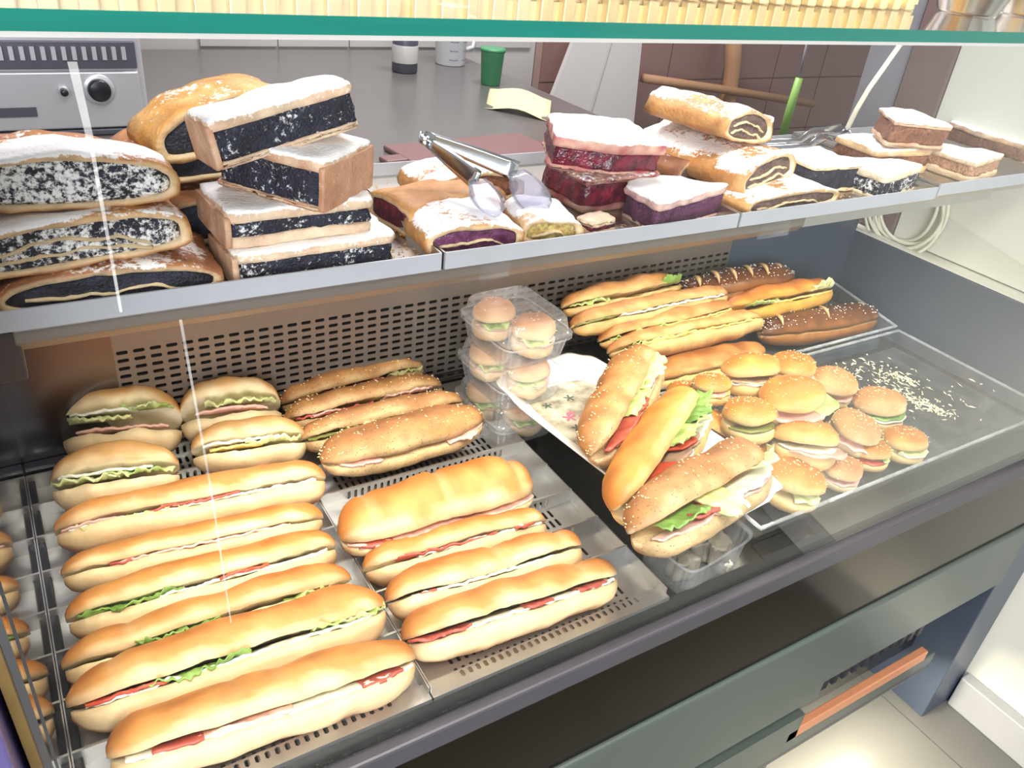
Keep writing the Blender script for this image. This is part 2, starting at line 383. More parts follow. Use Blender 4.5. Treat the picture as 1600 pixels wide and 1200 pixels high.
# light reflections painted as thin pale strips down the front glass
def painted_reflection(x0, z0, x1, z1, w):
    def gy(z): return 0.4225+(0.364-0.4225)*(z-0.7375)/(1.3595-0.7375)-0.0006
    o = MB().quad((x0-w/2, gy(z0), z0), (x0+w/2, gy(z0), z0), (x1+w/2*0.8, gy(z1), z1), (x1-w/2*0.8, gy(z1), z1)).build('painted_reflection', M_streak, case)
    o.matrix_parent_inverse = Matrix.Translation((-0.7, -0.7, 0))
SM = []
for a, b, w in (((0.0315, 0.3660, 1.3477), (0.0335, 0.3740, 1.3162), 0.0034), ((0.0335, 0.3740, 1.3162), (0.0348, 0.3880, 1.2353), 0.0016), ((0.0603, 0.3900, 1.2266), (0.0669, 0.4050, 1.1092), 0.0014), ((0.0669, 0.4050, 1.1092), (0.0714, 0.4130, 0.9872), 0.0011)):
    painted_reflection(a[0], a[2], b[0], b[2], w)

# dark laminate counter standing to the left of the case
nb = root('counter', 'navy laminate counter side at the lower left picture edge', 'counter', (-0.40, 0.75, 0))
box('carcass', -0.33, 0.337, -0.37, 0.4, 0.0, 1.08, M_navy, nb, 0.002)
box('worktop', -0.35, 0.338, -0.38, 0.42, 1.081, 1.10, M_navy, nb, 0.002)

# ------------------------------------------------------------------ perforated trays on the deck
def step_tray(x0, label):
    r = root('perforated_tray', label, 'tray', (x0+0.15, 0.69, 0.729), group='stepped perforated steel trays on the deck')
    ys = [0.934]+[0.929-0.0585*k for k in range(8)]+[0.4425]
    ox, oy = x0+0.15, 0.69
    wgap = 0.298; mx = 0.034; nx = 26; cw = (wgap-2*mx)/nx
    for k in range(9):
        yb, yf = ys[k], ys[k+1]; zt = 0.745-0.729
        zfin = 0.765-0.729 if k < 8 else 0.757-0.729
        mb = MB(); X0 = -wgap/2
        yb -= oy; yf -= oy
        if k > 0:
            ch = (yb-yf-0.012)/3
            # tread, rows running from front to back
            perf(mb, (X0+mx, yf+0.004, zt), (1, 0, 0), (0, 1, 0), nx, 3, cw, (yb-yf-0.006)/3, 0.0046, (yb-yf)/3*0.72, 0.0015)
            rect(mb, (X0, yf, zt), (1, 0, 0), (0, 1, 0), mx, yb-yf); rect(mb, (X0+wgap-mx, yf, zt), (1, 0, 0), (0, 1, 0), mx, yb-yf)
            rect(mb, (X0+mx, yf, zt), (1, 0, 0), (0, 1, 0), wgap-2*mx, 0.004); rect(mb, (X0+mx, yb-0.002, zt), (1, 0, 0), (0, 1, 0), wgap-2*mx, 0.002)
            mb.build('tread', M_steel2, r)
        mb = MB()
        # upright fin in front of the tread behind it
        if k < 8:
            perf(mb, (X0+mx, yf, zt+0.002), (1, 0, 0), (0, 0, 1), nx, 1, cw, zfin-zt-0.005, 0.0046, (zfin-zt)*0.62, 0.0012)
            rect(mb, (X0, yf, zt), (1, 0, 0), (0, 0, 1), mx, zfin-zt); rect(mb, (X0+wgap-mx, yf, zt), (1, 0, 0), (0, 0, 1), mx, zfin-zt)
            rect(mb, (X0+mx, yf, zt), (1, 0, 0), (0, 0, 1), wgap-2*mx, 0.002); rect(mb, (X0+mx, yf, zfin-0.003), (1, 0, 0), (0, 0, 1), wgap-2*mx, 0.003)
            rect(mb, (X0, yf, zfin), (1, 0, 0), (0, 1, 0), wgap, 0.0025)
            mb.build('fin', M_steel2, r)
        else:
            perf(mb, (X0+mx, yf+0.004, zfin-0.002), (1, 0, 0), (0, 1, 0), nx, 1, cw, 0.011, 0.005, 0.008, 0.0015)
            rect(mb, (X0, yf+0.004, zfin-0.002), (1, 0, 0), (0, 1, 0), mx, 0.011); rect(mb, (X0+wgap-mx, yf+0.004, zfin-0.002), (1, 0, 0), (0, 1, 0), mx, 0.011)
            rect(mb, (X0, yf-0.004, zfin-0.002), (1, 0, 0), (0, 1, 0), wgap, 0.008); rect(mb, (X0, yf-0.004, zfin-0.014), (1, 0, 0), (0, 0, 1), wgap, 0.012)
            mb.build('front_lip', M_steel2, r)
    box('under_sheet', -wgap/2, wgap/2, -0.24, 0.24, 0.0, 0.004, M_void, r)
    for sx in (-1, 1):
        box('side_flange', sx*wgap/2-0.0006, sx*wgap/2+0.0006, -0.245, 0.244, 0.004, 0.034, M_steel2, r)
    return r
step_tray(XL, 'stepped perforated steel tray at the left, under six long white baguettes')
step_tray(0.253, 'stepped perforated steel tray beside the white plate, holding eight sandwiches')

# ------------------------------------------------------------------ shelf trays
def shelf_tray(x0, x1, label, dz=0.0):
    r = root('pastry_tray', label, 'tray', ((x0+x1)/2, 0.79, 1.097+dz), group='steel pastry trays on the shelf')
    w = (x1-x0)/2-0.001
    box('tray_floor', -w, w, -0.139, 0.14, 0.0, 0.002, M_steel, r)
    box('front_lip', -w, w, -0.141, -0.139, 0.0, 0.0175, M_traylip, r)
    box('rear_lip', -w, w, 0.139, 0.141, 0.0, 0.0175, M_traylip, r)
    for sx in (-1, 1): box('side_lip', sx*w-0.001, sx*w+0.001, -0.139, 0.139, 0.0, 0.0175, M_steel, r)
    return r
shelf_tray(-0.045, 0.349, 'pastry tray on the shelf full of poppy seed cakes at far left')
shelf_tray(0.351, 0.752, 'pastry tray on the shelf holding cherry pies and the sugary tongs')
shelf_tray(0.754, 1.154, 'pastry tray on the shelf under the stacked rolled strudels')
shelf_tray(1.156, 1.447, 'rightmost pastry tray on the shelf with sugared cake triangles', 0.004)

# ------------------------------------------------------------------ bread builders
def L3(*c): return tuple(lin(c))
PAL = {
 'soft': dict(top=L3(200, 138, 72), top2=L3(176, 106, 46), pale=L3(236, 206, 156), bot=L3(176, 120, 72), crumb=L3(246, 232, 200), mat=F_soft),
 'seed': dict(top=L3(182, 130, 78), top2=L3(156, 102, 56), pale=L3(210, 176, 128), bot=L3(160, 112, 70), crumb=L3(232, 210, 168), mat=F_seed),
 'white': dict(top=L3(214, 162, 98), top2=L3(194, 132, 66), pale=L3(236, 212, 168), bot=L3(214, 180, 130), crumb=L3(246, 234, 204), mat=F_soft),
 'rust': dict(top=L3(196, 136, 72), top2=L3(160, 98, 44), pale=L3(226, 188, 124), bot=L3(196, 146, 88), crumb=L3(236, 212, 160), mat=F_rust),
 'gold': dict(top=L3(196, 118, 40), top2=L3(150, 78, 26), pale=L3(220, 166, 74), bot=L3(190, 130, 60), crumb=L3(236, 200, 120), mat=F_soft),
 'pretz': dict(top=L3(106, 60, 28), top2=L3(78, 42, 22), pale=L3(150, 96, 48), bot=L3(130, 74, 40), crumb=L3(236, 206, 150), mat=F_pretz),
 'bun': dict(top=L3(204, 142, 62), top2=L3(182, 110, 40), pale=L3(232, 196, 132), bot=L3(214, 172, 110), crumb=L3(244, 226, 184), mat=F_soft),
 'bunpale': dict(top=L3(206, 152, 100), top2=L3(188, 124, 76), pale=L3(230, 200, 152), bot=L3(214, 178, 128), crumb=L3(244, 228, 196), mat=F_soft),
}
FILLC = {'lettuce': (L3(150, 186, 84), L3(214, 226, 160), F_leaf), 'leaf': (L3(96, 140, 52), L3(150, 184, 96), F_leaf), 'pale_lettuce': (L3(206, 216, 140), L3(226, 230, 178), F_leaf),
         'ham': (L3(222, 168, 156), L3(236, 196, 182), F_meat), 'tomato': (L3(196, 62, 40), L3(214, 96, 66), F_meat), 'salami': (L3(170, 70, 58), L3(190, 96, 80), F_meat),
         'cheese': (L3(238, 206, 110), L3(244, 220, 140), F_meat), 'spread': (L3(242, 238, 222), L3(248, 246, 236), F_meat), 'tuna': (L3(196, 166, 140), L3(170, 140, 118), F_meat), 'pickle': (L3(120, 124, 60), L3(150, 150, 84), F_leaf)}

def endprof(t, p, q): return max(0.03, (1-abs(t)**p))**(1.0/q)
def half_loaf(L, Wd, H, top, seed, pal, p=5.0, q=2.3, bend=0.0, seams=(), lumps=0.0022, flat=0.75, nu=38, nv=14, cs_=0.0):
    verts, cols = [], []; nf = 5
    C = PAL[pal]
    for i in range(nu+1):
        a = -PI/2+PI*i/nu; t = math.sin(a)*0.75+0.25*a/(PI/2)
        s = endprof(t, p, q); sz = s**0.8; x = L/2*t
        cy = bend*(1-t*t)+0.0045*nz(t*1.3, 0, 0, 1.0, cs_)*(1-t*t)
        cutz = (0.0042*nz(t*2.4, 3, 0, 1.0, cs_+2)+0.0016*nz(t*9, 5, 0, 1.0, cs_+3))*s
        sm = 0.0
        for (sx, wd, dp) in seams:
            sm += dp*math.exp(-((t-sx)/wd)**2)
        ring = []
        for k in range(nv+1):
            an = PI*k/nv; y = math.cos(an); z = math.sin(an)
            if top: zz = z**0.85
            else: zz = -min(z**0.7, 1.0)*1.0
            hh = H*(1-sm if top else 1.0)
            yy = y*(1.0 if top else (1-0.12*(z**2)))
            ring.append((yy*(1+0.09*nz(t*2.2, 0, 0, 1.0, cs_+4)), zz*hh*(1+0.10*nz(t*2.6, 1, 0, 1.0, cs_+8)), z, y))
        ring2 = [(-1+2*(j+1)/(nf+1), (0.02*H if top else -0.0)*1, -1, 0) for j in range(nf)]
        for (yy, zz, zk, y0) in ring+ring2:
            vy = cy+yy*Wd/2*s*(1-0.4*sm); vz = zz*sz
            n1 = nz(x, vy, vz, 28, seed)*lumps*1.5; n2 = nz(x, vy, vz, 90, seed+3)*lumps*0.5
            r = Vector((0, vy-cy, vz)); 
            if r.length > 1e-6: r = r.normalized()*(n1+n2)
            if zk == -1:
                r = Vector((0, 0, nz(x, vy, 0, 120, seed+5)*0.0015))
            verts.append((x, vy+r.y, vz+r.z+cutz*(1-max(0.0, zk))))
            pn = 0.5+0.9*nz(x, vy, vz, 35, seed+9)
            if zk == -1: c = mixc(C['crumb'], C['pale'], 0.25*pn)
            elif top:
                h = zk
                c = mixc(C['pale'], C['top'], smooth01(0.02, 0.42, h+0.4*(pn-0.5)))
                c = mixc(c, C['top2'], smooth01(0.55, 1.1, h+0.6*(pn-0.5)))
                c = mixc(c, C['top2'], 0.5*smooth01(0.8, 1.0, abs(t)))
                if sm > 0.02: c = mixc(c, C['pale'], min(1, sm*5)*0.55)
            else:
                c = mixc(C['pale'], C['bot'], smooth01(0.62, 1.0, zk+0.4*(pn-0.5)))
                c = mixc(c, C['bot'], 0.4*smooth01(0.85, 1.0, abs(t)))
            cols.append(c)
    n = nv+1+nf; faces = []
    for i in range(nu):
        for k in range(n):
            faces.append((i*n+k, i*n+(k+1) % n, (i+1)*n+(k+1) % n, (i+1)*n+k))
    faces.append(tuple(range(n))); faces.append(tuple(nu*n+k for k in range(n)))
    return verts, faces, cols
def sheet(L, Wd, x0, x1, out, z, kind, seed, p, q, bend, wave=0.003, thick=0.0016, inner=0.15, droop=0.0):
    c0, c1, m = FILLC[kind]; nx = max(8, int((x1-x0)*L/0.004)); ny = 6
    top, cols = [], []
    for i in range(nx+1):
        t = x0+(x1-x0)*i/nx; e = math.sin(PI*i/nx)**0.35 if 0 < i < nx else 0.25
        s = endprof(min(0.995, max(-0.995, t)), p, q); cy = bend*(1-t*t); x = t*L/2
        edge = -(Wd/2*s*0.97+out*e*(0.8+0.9*nz(x, 0, 0, 55, seed)+0.5*nz(x, 0, 0, 170, seed+3)))
        for j in range(ny+1):
            f = j/ny; y = cy+(-inner*Wd)*(1-f)+edge*f
            w = wave*f*(1.3*nz(x, y, 0, 75, seed+1)+0.9*nz(x, y, 0, 190, seed+6))+nz(x, y, 0, 40, seed+2)*0.001
            top.append((x, y, z+w-droop*f*f)); cols.append(mixc(c0, c1, 0.5+0.8*nz(x, y, 0, 70, seed+4)+0.2*(1-f)))
    n = len(top); verts = top+[(v[0], v[1], v[2]-thick) for v in top]; cols = cols+cols; faces = []
    for i in range(nx):
        for j in range(ny):
            a = i*(ny+1)+j; b = a+1; c = a+ny+2; d = a+ny+1
            faces.append((a, b, c, d)); faces.append((n+a, n+d, n+c, n+b))
    for i in range(nx):
        for j in (0, ny):
            a = i*(ny+1)+j; d = a+ny+1; faces.append((a, d, n+d, n+a))
    for j in range(ny):
        for i in (0, nx):
            a = i*(ny+1)+j; faces.append((a, a+1, n+a+1, n+a))
    return verts, faces, cols, m
def xform(sets, M):
    out = []; zmin = 1e9
    for vs in sets:
        o = [M @ Vector(v) for v in vs]; out.append(o); zmin = min(zmin, min(v.z for v in o))
    return [[(v.x, v.y, v.z-zmin) for v in o] for o in out]
def seeds_on(verts, n, rnd, size, keep, lift=0.0003):
    """little grains lying on the outer skin"""
    v, f = [], []; cand = [i for i in range(len(verts)) if keep(i)]
    if not cand: return v, f
    for _ in range(n):
        i = rnd.choice(cand); c = Vector(verts[i])+Vector((rnd.uniform(-1, 1), rnd.uniform(-1, 1), rnd.uniform(-.3, .3)))*0.0022
        a = rnd.uniform(0, PI); d = Vector((math.cos(a), math.sin(a), 0))*size; e = Vector((-math.sin(a), math.cos(a), 0))*size*0.55
        u = Vector((0, 0, size*0.5)); b = len(v); c.z += lift
        v += [tuple(c+d), tuple(c+e), tuple(c-d), tuple(c-e), tuple(c+u), tuple(c-u)]
        f += [(b, b+1, b+4), (b+1, b+2, b+4), (b+2, b+3, b+4), (b+3, b, b+4), (b+1, b, b+5), (b+2, b+1, b+5), (b+3, b+2, b+5), (b, b+3, b+5)]
    return v, f
SEED = [0]
def sandwich(name, label, cat, group, pos, Wd=0.058, H=0.052, pal='soft', roll=-34, opening=9, fills=(), base=None, p=5.0, q=2.3, bend=0.0, seams=(), ratio=0.55, pitch=0.0, grains=0, grain_mat=None, scale=1.0, lumps=0.0022, slashes=0):
    """pos = centre x, y, z, heading, length, pitch. z is the centre of the loaf"""
    SEED[0] += 1; sd = SEED[0]*1.37; rnd = random.Random(SEED[0])
    cx, cy, cz, head, L = pos[:5]; tilt = pos[5] if len(pos) > 5 else 0.0
    L *= scale
    Ht, Hb = H*ratio, H*(1-ratio)
    tv, tf, tc = half_loaf(L, Wd, Ht, True, sd, pal, p, q, bend, seams, lumps, cs_=sd)
    bv, bf, bc = half_loaf(L*0.985, Wd*1.02, Hb, False, sd+0.5, pal, p, q, bend, (), lumps, cs_=sd)
    oa = math.radians(opening)
    Mo = Matrix.Translation((0, Wd/2*0.8, 0.0)) @ Matrix.Rotation(-oa, 4, 'X') @ Matrix.Translation((0, -Wd/2*0.8, 0))
    tv = [tuple(Mo @ Vector(v)) for v in tv]
    gap = Wd*0.9*math.tan(oa)
    sets = [tv, bv]; metas = [('bread_top', tf, tc, PAL[pal]['mat']), ('bread_bottom', bf, bc, PAL[pal]['mat'])]
    for k, fl in enumerate(fills):
        kind, x0, x1, out = fl[:4]; zz = fl[4] if len(fl) > 4 else 0.5; dr = fl[5] if len(fl) > 5 else 0.0
        v, f, c, m = sheet(L, Wd, x0, x1, out, 0.001+gap*zz*0.8, kind, sd+k*2.1, p, q, bend, 0.006 if kind in ('lettuce', 'leaf', 'pale_lettuce') else 0.002, 0.0014 if 'l' == kind[0] else 0.0026, droop=dr)
        sets.append(v); metas.append((kind, f, c, m))
    M = Matrix.Rotation(math.radians(roll), 4, 'X')
    sets = xform(sets, M)
    r = root(name, label, cat, (0, 0, 0), (0, 0, 0), group)
    # base so that the middle of the loaf is at cz
    zs = [v[2] for s in sets[:2] for v in s]; mid = (min(zs)+max(zs))/2
    r.location = (cx, cy, cz-mid if base is None else base); r.rotation_euler = Euler((0, -tilt-math.radians(pitch), head), 'XYZ')
    names = {'pale_lettuce': 'lettuce', 'leaf': 'lettuce_leaf', 'tuna': 'shredded_filling'}
    for s, (nm, f, c, m) in zip(sets, metas): mesh(names.get(nm, nm), s, f, m, r, True, c)
    if slashes:
        zc = max(v[2] for v in sets[0])
        for k in range(slashes):
            t = -0.72+1.44*k/(slashes-1); x = t*L/2
            vs, fs, cs = [], [], []
            for i in range(9):
                u = -1+i/4.0
                ang = math.radians(62*u-roll*-0.0); s = endprof(t, p, q)
                y = math.sin(ang)*Wd/2*s*1.0; z = math.cos(ang)**0.85*Ht*s**0.8 if math.cos(ang) > 0 else 0
                hw = 0.0068*(1-u*u)+0.0004
                vv = [(x+u*0.016-hw, y, z+0.0006), (x+u*0.016, y*1.03, z*1.03+0.0012), (x+u*0.016+hw, y, z+0.0006)]
                vs += vv; cs += [PAL[pal]['pale'], PAL[pal]['crumb'], PAL[pal]['pale']]
            for i in range(8):
                for j in range(2): fs.append((i*3+j, i*3+j+1, i*3+j+4, i*3+j+3))
            vs2 = [M @ (Mo @ Vector(v)) for v in vs]
            zmin = min((M @ Vector(v)).z for v in tv+bv)
            zmin = min(zmin, 1e9)
            off = sets[0][0][2]-(M @ Vector(tv[0])).z
            mesh('slash', [(v.x, v.y, v.z+off) for v in vs2], fs, F_soft, r, True, cs)
    if grains:
        n = 14+1+5
        v, f = seeds_on(sets[0], grains, rnd, 0.0017, lambda i: (i % n) in range(2, 13))
        if v:
            o = mesh('seeds', v, f, grain_mat or F_seeds, r, False); o['kind'] = 'stuff'
    return r
def bun(name, label, group, pos, pal='bun', fills=(), tilt=(0, 0), rz=0.0, h=0.62, grains=70, cat='bun', grain_mat=None, zoff=0.0):
    """pos = centre x, y, z, diameter"""
    SEED[0] += 1; sd = SEED[0]*1.37; rnd = random.Random(SEED[0])
    cx, cy, cz, D = pos; R_ = D/2; H = D*h; C = PAL[pal]
    nr, nc = 9, 26
    def disc(prof, top):
        v, c = [], []
        for (rr, z, k) in prof:
            for q in range(nc):
                an = 2*PI*q/nc; x, y = rr*R_*math.cos(an), rr*R_*math.sin(an)
                w = 1+0.09*nz(math.cos(an), math.sin(an), z, 1.4, sd)
                zz = z*H+0.07*H*nz(x, y, z, 32, sd)
                v.append((x*w, y*w, zz)); pn = nz(x, y, zz, 45, sd+2)
                if k == 2: cc = mixc(C['crumb'], C['pale'], 0.3)
                elif top: cc = mixc(mixc(C['pale'], C['top'], smooth01(0.0, 0.35, z-0.5+0.15*pn)), C['top2'], smooth01(0.22, 0.6, z-0.5+0.18*pn))
                else: cc = mixc(C['pale'], C['bot'], smooth01(0.25, 0.02, z+0.1*pn))
                c.append(cc)
        f = []
        for i in range(len(prof)-1):
            for q in range(nc): f.append((i*nc+q, i*nc+(q+1) % nc, (i+1)*nc+(q+1) % nc, (i+1)*nc+q))
        f.append(tuple(range(nc))); f.append(tuple((len(prof)-1)*nc+q for q in range(nc)))
        return v, f, c
    tv, tf, tc = disc([(0.5, 0.50, 2), (0.93, 0.48, 2), (1.0, 0.54, 0), (1.0, 0.64, 0), (0.95, 0.75, 0), (0.84, 0.85, 0), (0.66, 0.93, 0), (0.42, 0.98, 0), (0.16, 1.0, 0)], True)
    bv, bf, bc = disc([(0.5, 0.0, 0), (0.8, 0.02, 0), (0.93, 0.1, 0), (0.98, 0.22, 0), (0.97, 0.34, 0), (0.93, 0.39, 2), (0.5, 0.40, 2)], False)
    r = root(name, label, cat, (0, 0, 0), (0, 0, 0), group)
    Mt = Matrix.Rotation(math.radians(4), 4, 'X')
    tv = [tuple(Matrix.Translation((0, R_, H*.45)) @ Matrix.Rotation(math.radians(-7), 4, 'X') @ Matrix.Translation((0, -R_, -H*.45)) @ Vector(v)) for v in tv]
    mesh('bun_top', tv, tf, C['mat'], r, True, tc); mesh('bun_base', bv, bf, C['mat'], r, True, bc)
    for k, fl in enumerate(fills):
        kind, over, a0, a1 = fl; c0, c1, m = FILLC[kind]; v, c, f = [], [], []
        n1, n2 = 22, 5; zc = H*(0.43+0.05*k)
        for i in range(n1+1):
            an = math.radians(a0+(a1-a0)*i/n1); e = math.sin(PI*i/n1)**0.4 if 0 < i < n1 else 0.2
            for j in range(n2+1):
                u = j/n2; rr = R_*(0.2+0.72*u)+over*u*e*(1+0.6*nz(an, 0, 0, 3, sd+k))
                wv = (0.0045 if 'lettuce' in kind else 0.002)*u*(nz(math.cos(an), math.sin(an), 0, 4, sd+k)+0.5*math.sin(an*9))
                v.append((rr*math.cos(an), rr*math.sin(an), zc+wv+max(0.0, -math.sin(an))*H*0.05)); c.append(mixc(c0, c1, 0.5+0.7*nz(rr*20, an, 0, 3, sd+5)))
        N = len(v); v = v+[(a, b, z-0.0022) for a, b, z in v]; c = c+c
        for i in range(n1):
            for j in range(n2):
                a = i*(n2+1)+j; f.append((a, a+1, a+n2+2, a+n2+1)); f.append((N+a, N+a+n2+1, N+a+n2+2, N+a+1))
            a = i*(n2+1)+n2; f.append((a, a+n2+1, N+a+n2+1, N+a))
        mesh({'pale_lettuce': 'lettuce', 'leaf': 'lettuce_leaf', 'tuna': 'shredded_filling'}.get(kind, kind), v, f, m, r, True, c)
    if grains:
        v, f = seeds_on(tv, grains, rnd, 0.0016, lambda i: i//nc >= 3)
        o = mesh('seeds', v, f, grain_mat or F_seeds, r, False); o['kind'] = 'stuff'
    r.location = (cx, cy, cz-H*0.5+zoff); r.rotation_euler = Euler((math.radians(tilt[0]), math.radians(tilt[1]), math.radians(rz)), 'XYZ')
    return r

# ------------------------------------------------------------------ cakes and strudels
DARK = (L3(42, 43, 62), L3(22, 22, 36)); RED = (L3(128, 30, 52), L3(70, 14, 36)); BROWNF = (L3(150, 98, 72), L3(120, 74, 54)); PURP = (L3(108, 58, 90), L3(74, 34, 64))
def resample(poly, n):
    P0 = [Vector((a, b, 0)) for a, b in poly]; P = []; n0 = len(P0)
    for i in range(n0):      # round the corners a little
        a, b, c_ = P0[i-1], P0[i], P0[(i+1) % n0]
        P += [b.lerp(a, 0.10), b.lerp((a+c_)/2, 0.035), b.lerp(c_, 0.10)]
    m = len(P); per = [(P[(i+1) % m]-P[i]).length for i in range(m)]; tot = sum(per); out = []
    for i in range(m):
        k = max(2, round(n*per[i]/tot))
        for j in range(k): out.append(P[i].lerp(P[(i+1) % m], j/k))
    return out
def slab(poly, z0, z1, sd, amp, inset0=0.0, rnd=0.004, n=54):
    O = resample(poly, n); c = sum(O, Vector())/len(O); N = len(O)
    rows = [(0.45, z0), (0.93, z0), (1.0-rnd*2, z0+rnd*0.2), (1.0, z0+rnd), (1.0, (z0+z1)/2), (1.0, z1-rnd), (1.0-rnd*3, z1-rnd*0.3), (0.94, z1), (0.7, z1), (0.4, z1), (0.12, z1)]
    v, kind = [], []
    for ri, (s, z) in enumerate(rows):
        for p in O:
            q = c+(p-c)*s; d = (p-c).normalized()
            a = nz(q.x, q.y, z, 60, sd)*amp+nz(q.x, q.y, z, 190, sd+2)*amp*0.6
            zz = z+(nz(q.x, q.y, 0, 45, sd+4)*amp*0.9 if 5 <= ri else 0)
            v.append((q.x+d.x*a, q.y+d.y*a, zz)); kind.append(0 if ri <= 1 else (1 if ri <= 5 else 2))
    f = []
    for i in range(len(rows)-1):
        for q in range(N): f.append((i*N+q, i*N+(q+1) % N, (i+1)*N+(q+1) % N, (i+1)*N+q))
    f.append(tuple(range(N))); f.append(tuple((len(rows)-1)*N+q for q in range(N)))
    return v, f, kind
def cake(name, label, group, loc, rz, poly, H, filling=DARK, tilt=(0, 0), crust=L3(218, 182, 152), base_h=0.22, top_h=0.26, sug=0.62, fsug=0.1, side_sug=0.32, wet=False, cat='cake', ends=()):
    SEED[0] += 1; sd = SEED[0]*1.7
    r = root(name, label, cat, loc, (math.radians(tilt[0]), math.radians(tilt[1]), math.radians(rz)), group)
    hb, ht = H*base_h, H*top_h
    v, f, k = slab(poly, 0, hb, sd, 0.0026)
    pale = mixc(crust, L3(236, 216, 186), 0.55)
    mesh('bottom_crust', v, f, F_past, r, True, [mixc(pale, crust, 0.5+nz(*a, 60, sd)) for a in v], [side_sug]*len(v))
    shr = [(x*0.965, y*0.965) for x, y in poly]
    v, f, k = slab(shr, hb-0.001, H-ht+0.001, sd+1, 0.0036)
    mesh('filling', v, f, F_cherry if wet else F_fill, r, True, [mixc(filling[0], filling[1], 0.5+1.2*nz(*a, 90, sd)) for a in v], [fsug+0.12*nz(*a, 50, sd) for a in v])
    for e in ends:
        xs = [p_[0] for p_ in poly]; ysd = [p_[1] for p_ in poly]; xe = min(xs) if e < 0 else max(xs)
        pe = [(xe-0.003, min(ysd)), (xe+0.003, min(ysd)), (xe+0.003, max(ysd)), (xe-0.003, max(ysd))]
        v, f, k = slab(pe, 0.0005, H-ht*0.5, sd+4, 0.0012)
        mesh('side_crust', v, f, F_past, r, True, [mixc(crust, L3(190, 136, 104), 0.4+nz(*a, 60, sd)) for a in v], [side_sug]*len(v))
    v, f, k = slab(poly, H-ht, H, sd+2, 0.0030)
    mesh('top_crust', v, f, F_past, r, True, [mixc(pale, crust, 0.5+nz(*a, 60, sd)) for a in v], [(sug+0.12*nz(*a, 40, sd+7)) if kk == 2 else side_sug+0.15*(a[2]-H+ht)/ht for a, kk in zip(v, k)])
    return r
def strudel(name, label, group, loc, rz, w, h, d, filling=DARK, tilt=(0, 0), crust=(L3(176, 110, 54), L3(206, 150, 86)), t=0.0045, sug=0.3, fsug=0.1, swirl=1, nexp=2.6, cat='strudel', skew=0.0, wet=False):
    """cut face looks along -Y, loaf runs along +Y"""
    SEED[0] += 1; sd = SEED[0]*1.7
    r = root(name, label, cat, loc, (math.radians(tilt[0]), math.radians(tilt[1]), math.radians(rz)), group)
    def outline(a, hh, zb, n=40):
        pts = []
        for i in range(n):
            an = 2*PI*i/n; cx, sz = math.cos(an), math.sin(an)
            x = a*abs(cx)**(2/nexp)*(1 if cx >= 0 else -1)
            if sz >= 0: z = zb+hh*0.42+hh*0.58*abs(sz)**(2/nexp)
            else: z = zb+hh*0.42-hh*0.42*abs(sz)**(2/(nexp*2))
            pts.append((x+skew*z, z))
        return pts
    out = outline(w/2, h, 0); inn = outline(w/2-t*1.6, h-2.2*t, t)
    n = len(out); nd = 9; v, c, sg = [], [], []
    ov = [[], []]
    for which, O in ((0, out), (1, inn)):
        for j in range(nd+1):
            y = -d/2+d*j/nd
            for (x, z) in O:
                e = 0.0046*nz(x, y, z, 38, sd)+0.0022*nz(x, y, z, 120, sd+1)
                L_ = math.hypot(x, z-h*0.4)+1e-6; k = 1 if which == 0 else 0.3
                yy = y+(0.0045*nz(x, 0, z, 60, sd+3)-0.001 if j in (0, nd) else 0)
                v.append((x+k*e*x/L_, yy, max(0, z+k*e*(z-h*0.4)/L_) if which == 0 else z))
                m = 0.5+1.1*nz(x, y, z, 50, sd+5)
                if which == 0:
                    c.append(mixc(crust[0], crust[1], m)); up = smooth01(0.45*h, 0.8*h, z)
                    sg.append(sug*up*(1.0+0.9*nz(x, y, 0, 26, sd+8))+0.12)
                else: c.append(L3(228, 200, 160)); sg.append(0.2)
    f = []; Nn = n*(nd+1)
    for j in range(nd):
        for q in range(n):
            q2 = (q+1) % n
            f.append((j*n+q, j*n+q2, (j+1)*n+q2, (j+1)*n+q)); f.append((Nn+j*n+q, Nn+(j+1)*n+q, Nn+(j+1)*n+q2, Nn+j*n+q2))
    for j in (0, nd):
        for q in range(n):
            q2 = (q+1) % n; f.append((j*n+q, j*n+q2, Nn+j*n+q2, Nn+j*n+q))
    mesh('crust', v, f, F_past, r, True, c, sg)
    # filling: solid with rough end faces
    v, c, sg, f = [], [], [], []
    ys = [-d/2+0.0025, d/2-0.0025]
    rings = (1.0, 0.82, 0.62, 0.42, 0.2)
    idx = []
    for side, y in enumerate(ys):
        for s in rings:
            for (x, z) in inn:
                xx = x*s; zz = h*0.42+(z-h*0.42)*s
                yy = y+(-1 if side == 0 else 1)*(0.0018*nz(xx, side, zz, 150, sd+6)+(0.001 if s < 1 else -0.001))
                v.append((xx*0.985, yy, zz)); m = 0.5+1.3*nz(xx, side, zz, 90, sd+2); c.append(mixc(filling[0], filling[1], m)); sg.append(fsug+0.12*nz(xx, side, zz, 45, sd))
    nr = len(rings)
    for side in (0, 1):
        b = side*nr*n
        for k in range(nr-1):
            for q in range(n): f.append((b+k*n+q, b+k*n+(q+1) % n, b+(k+1)*n+(q+1) % n, b+(k+1)*n+q))
        f.append(tuple(b+(nr-1)*n+q for q in range(n)))
    for q in range(n): f.append((q, (q+1) % n, nr*n+(q+1) % n, nr*n+q))
    fo = mesh('filling', v, f, F_cherry if wet else F_fill, r, True, c, sg)
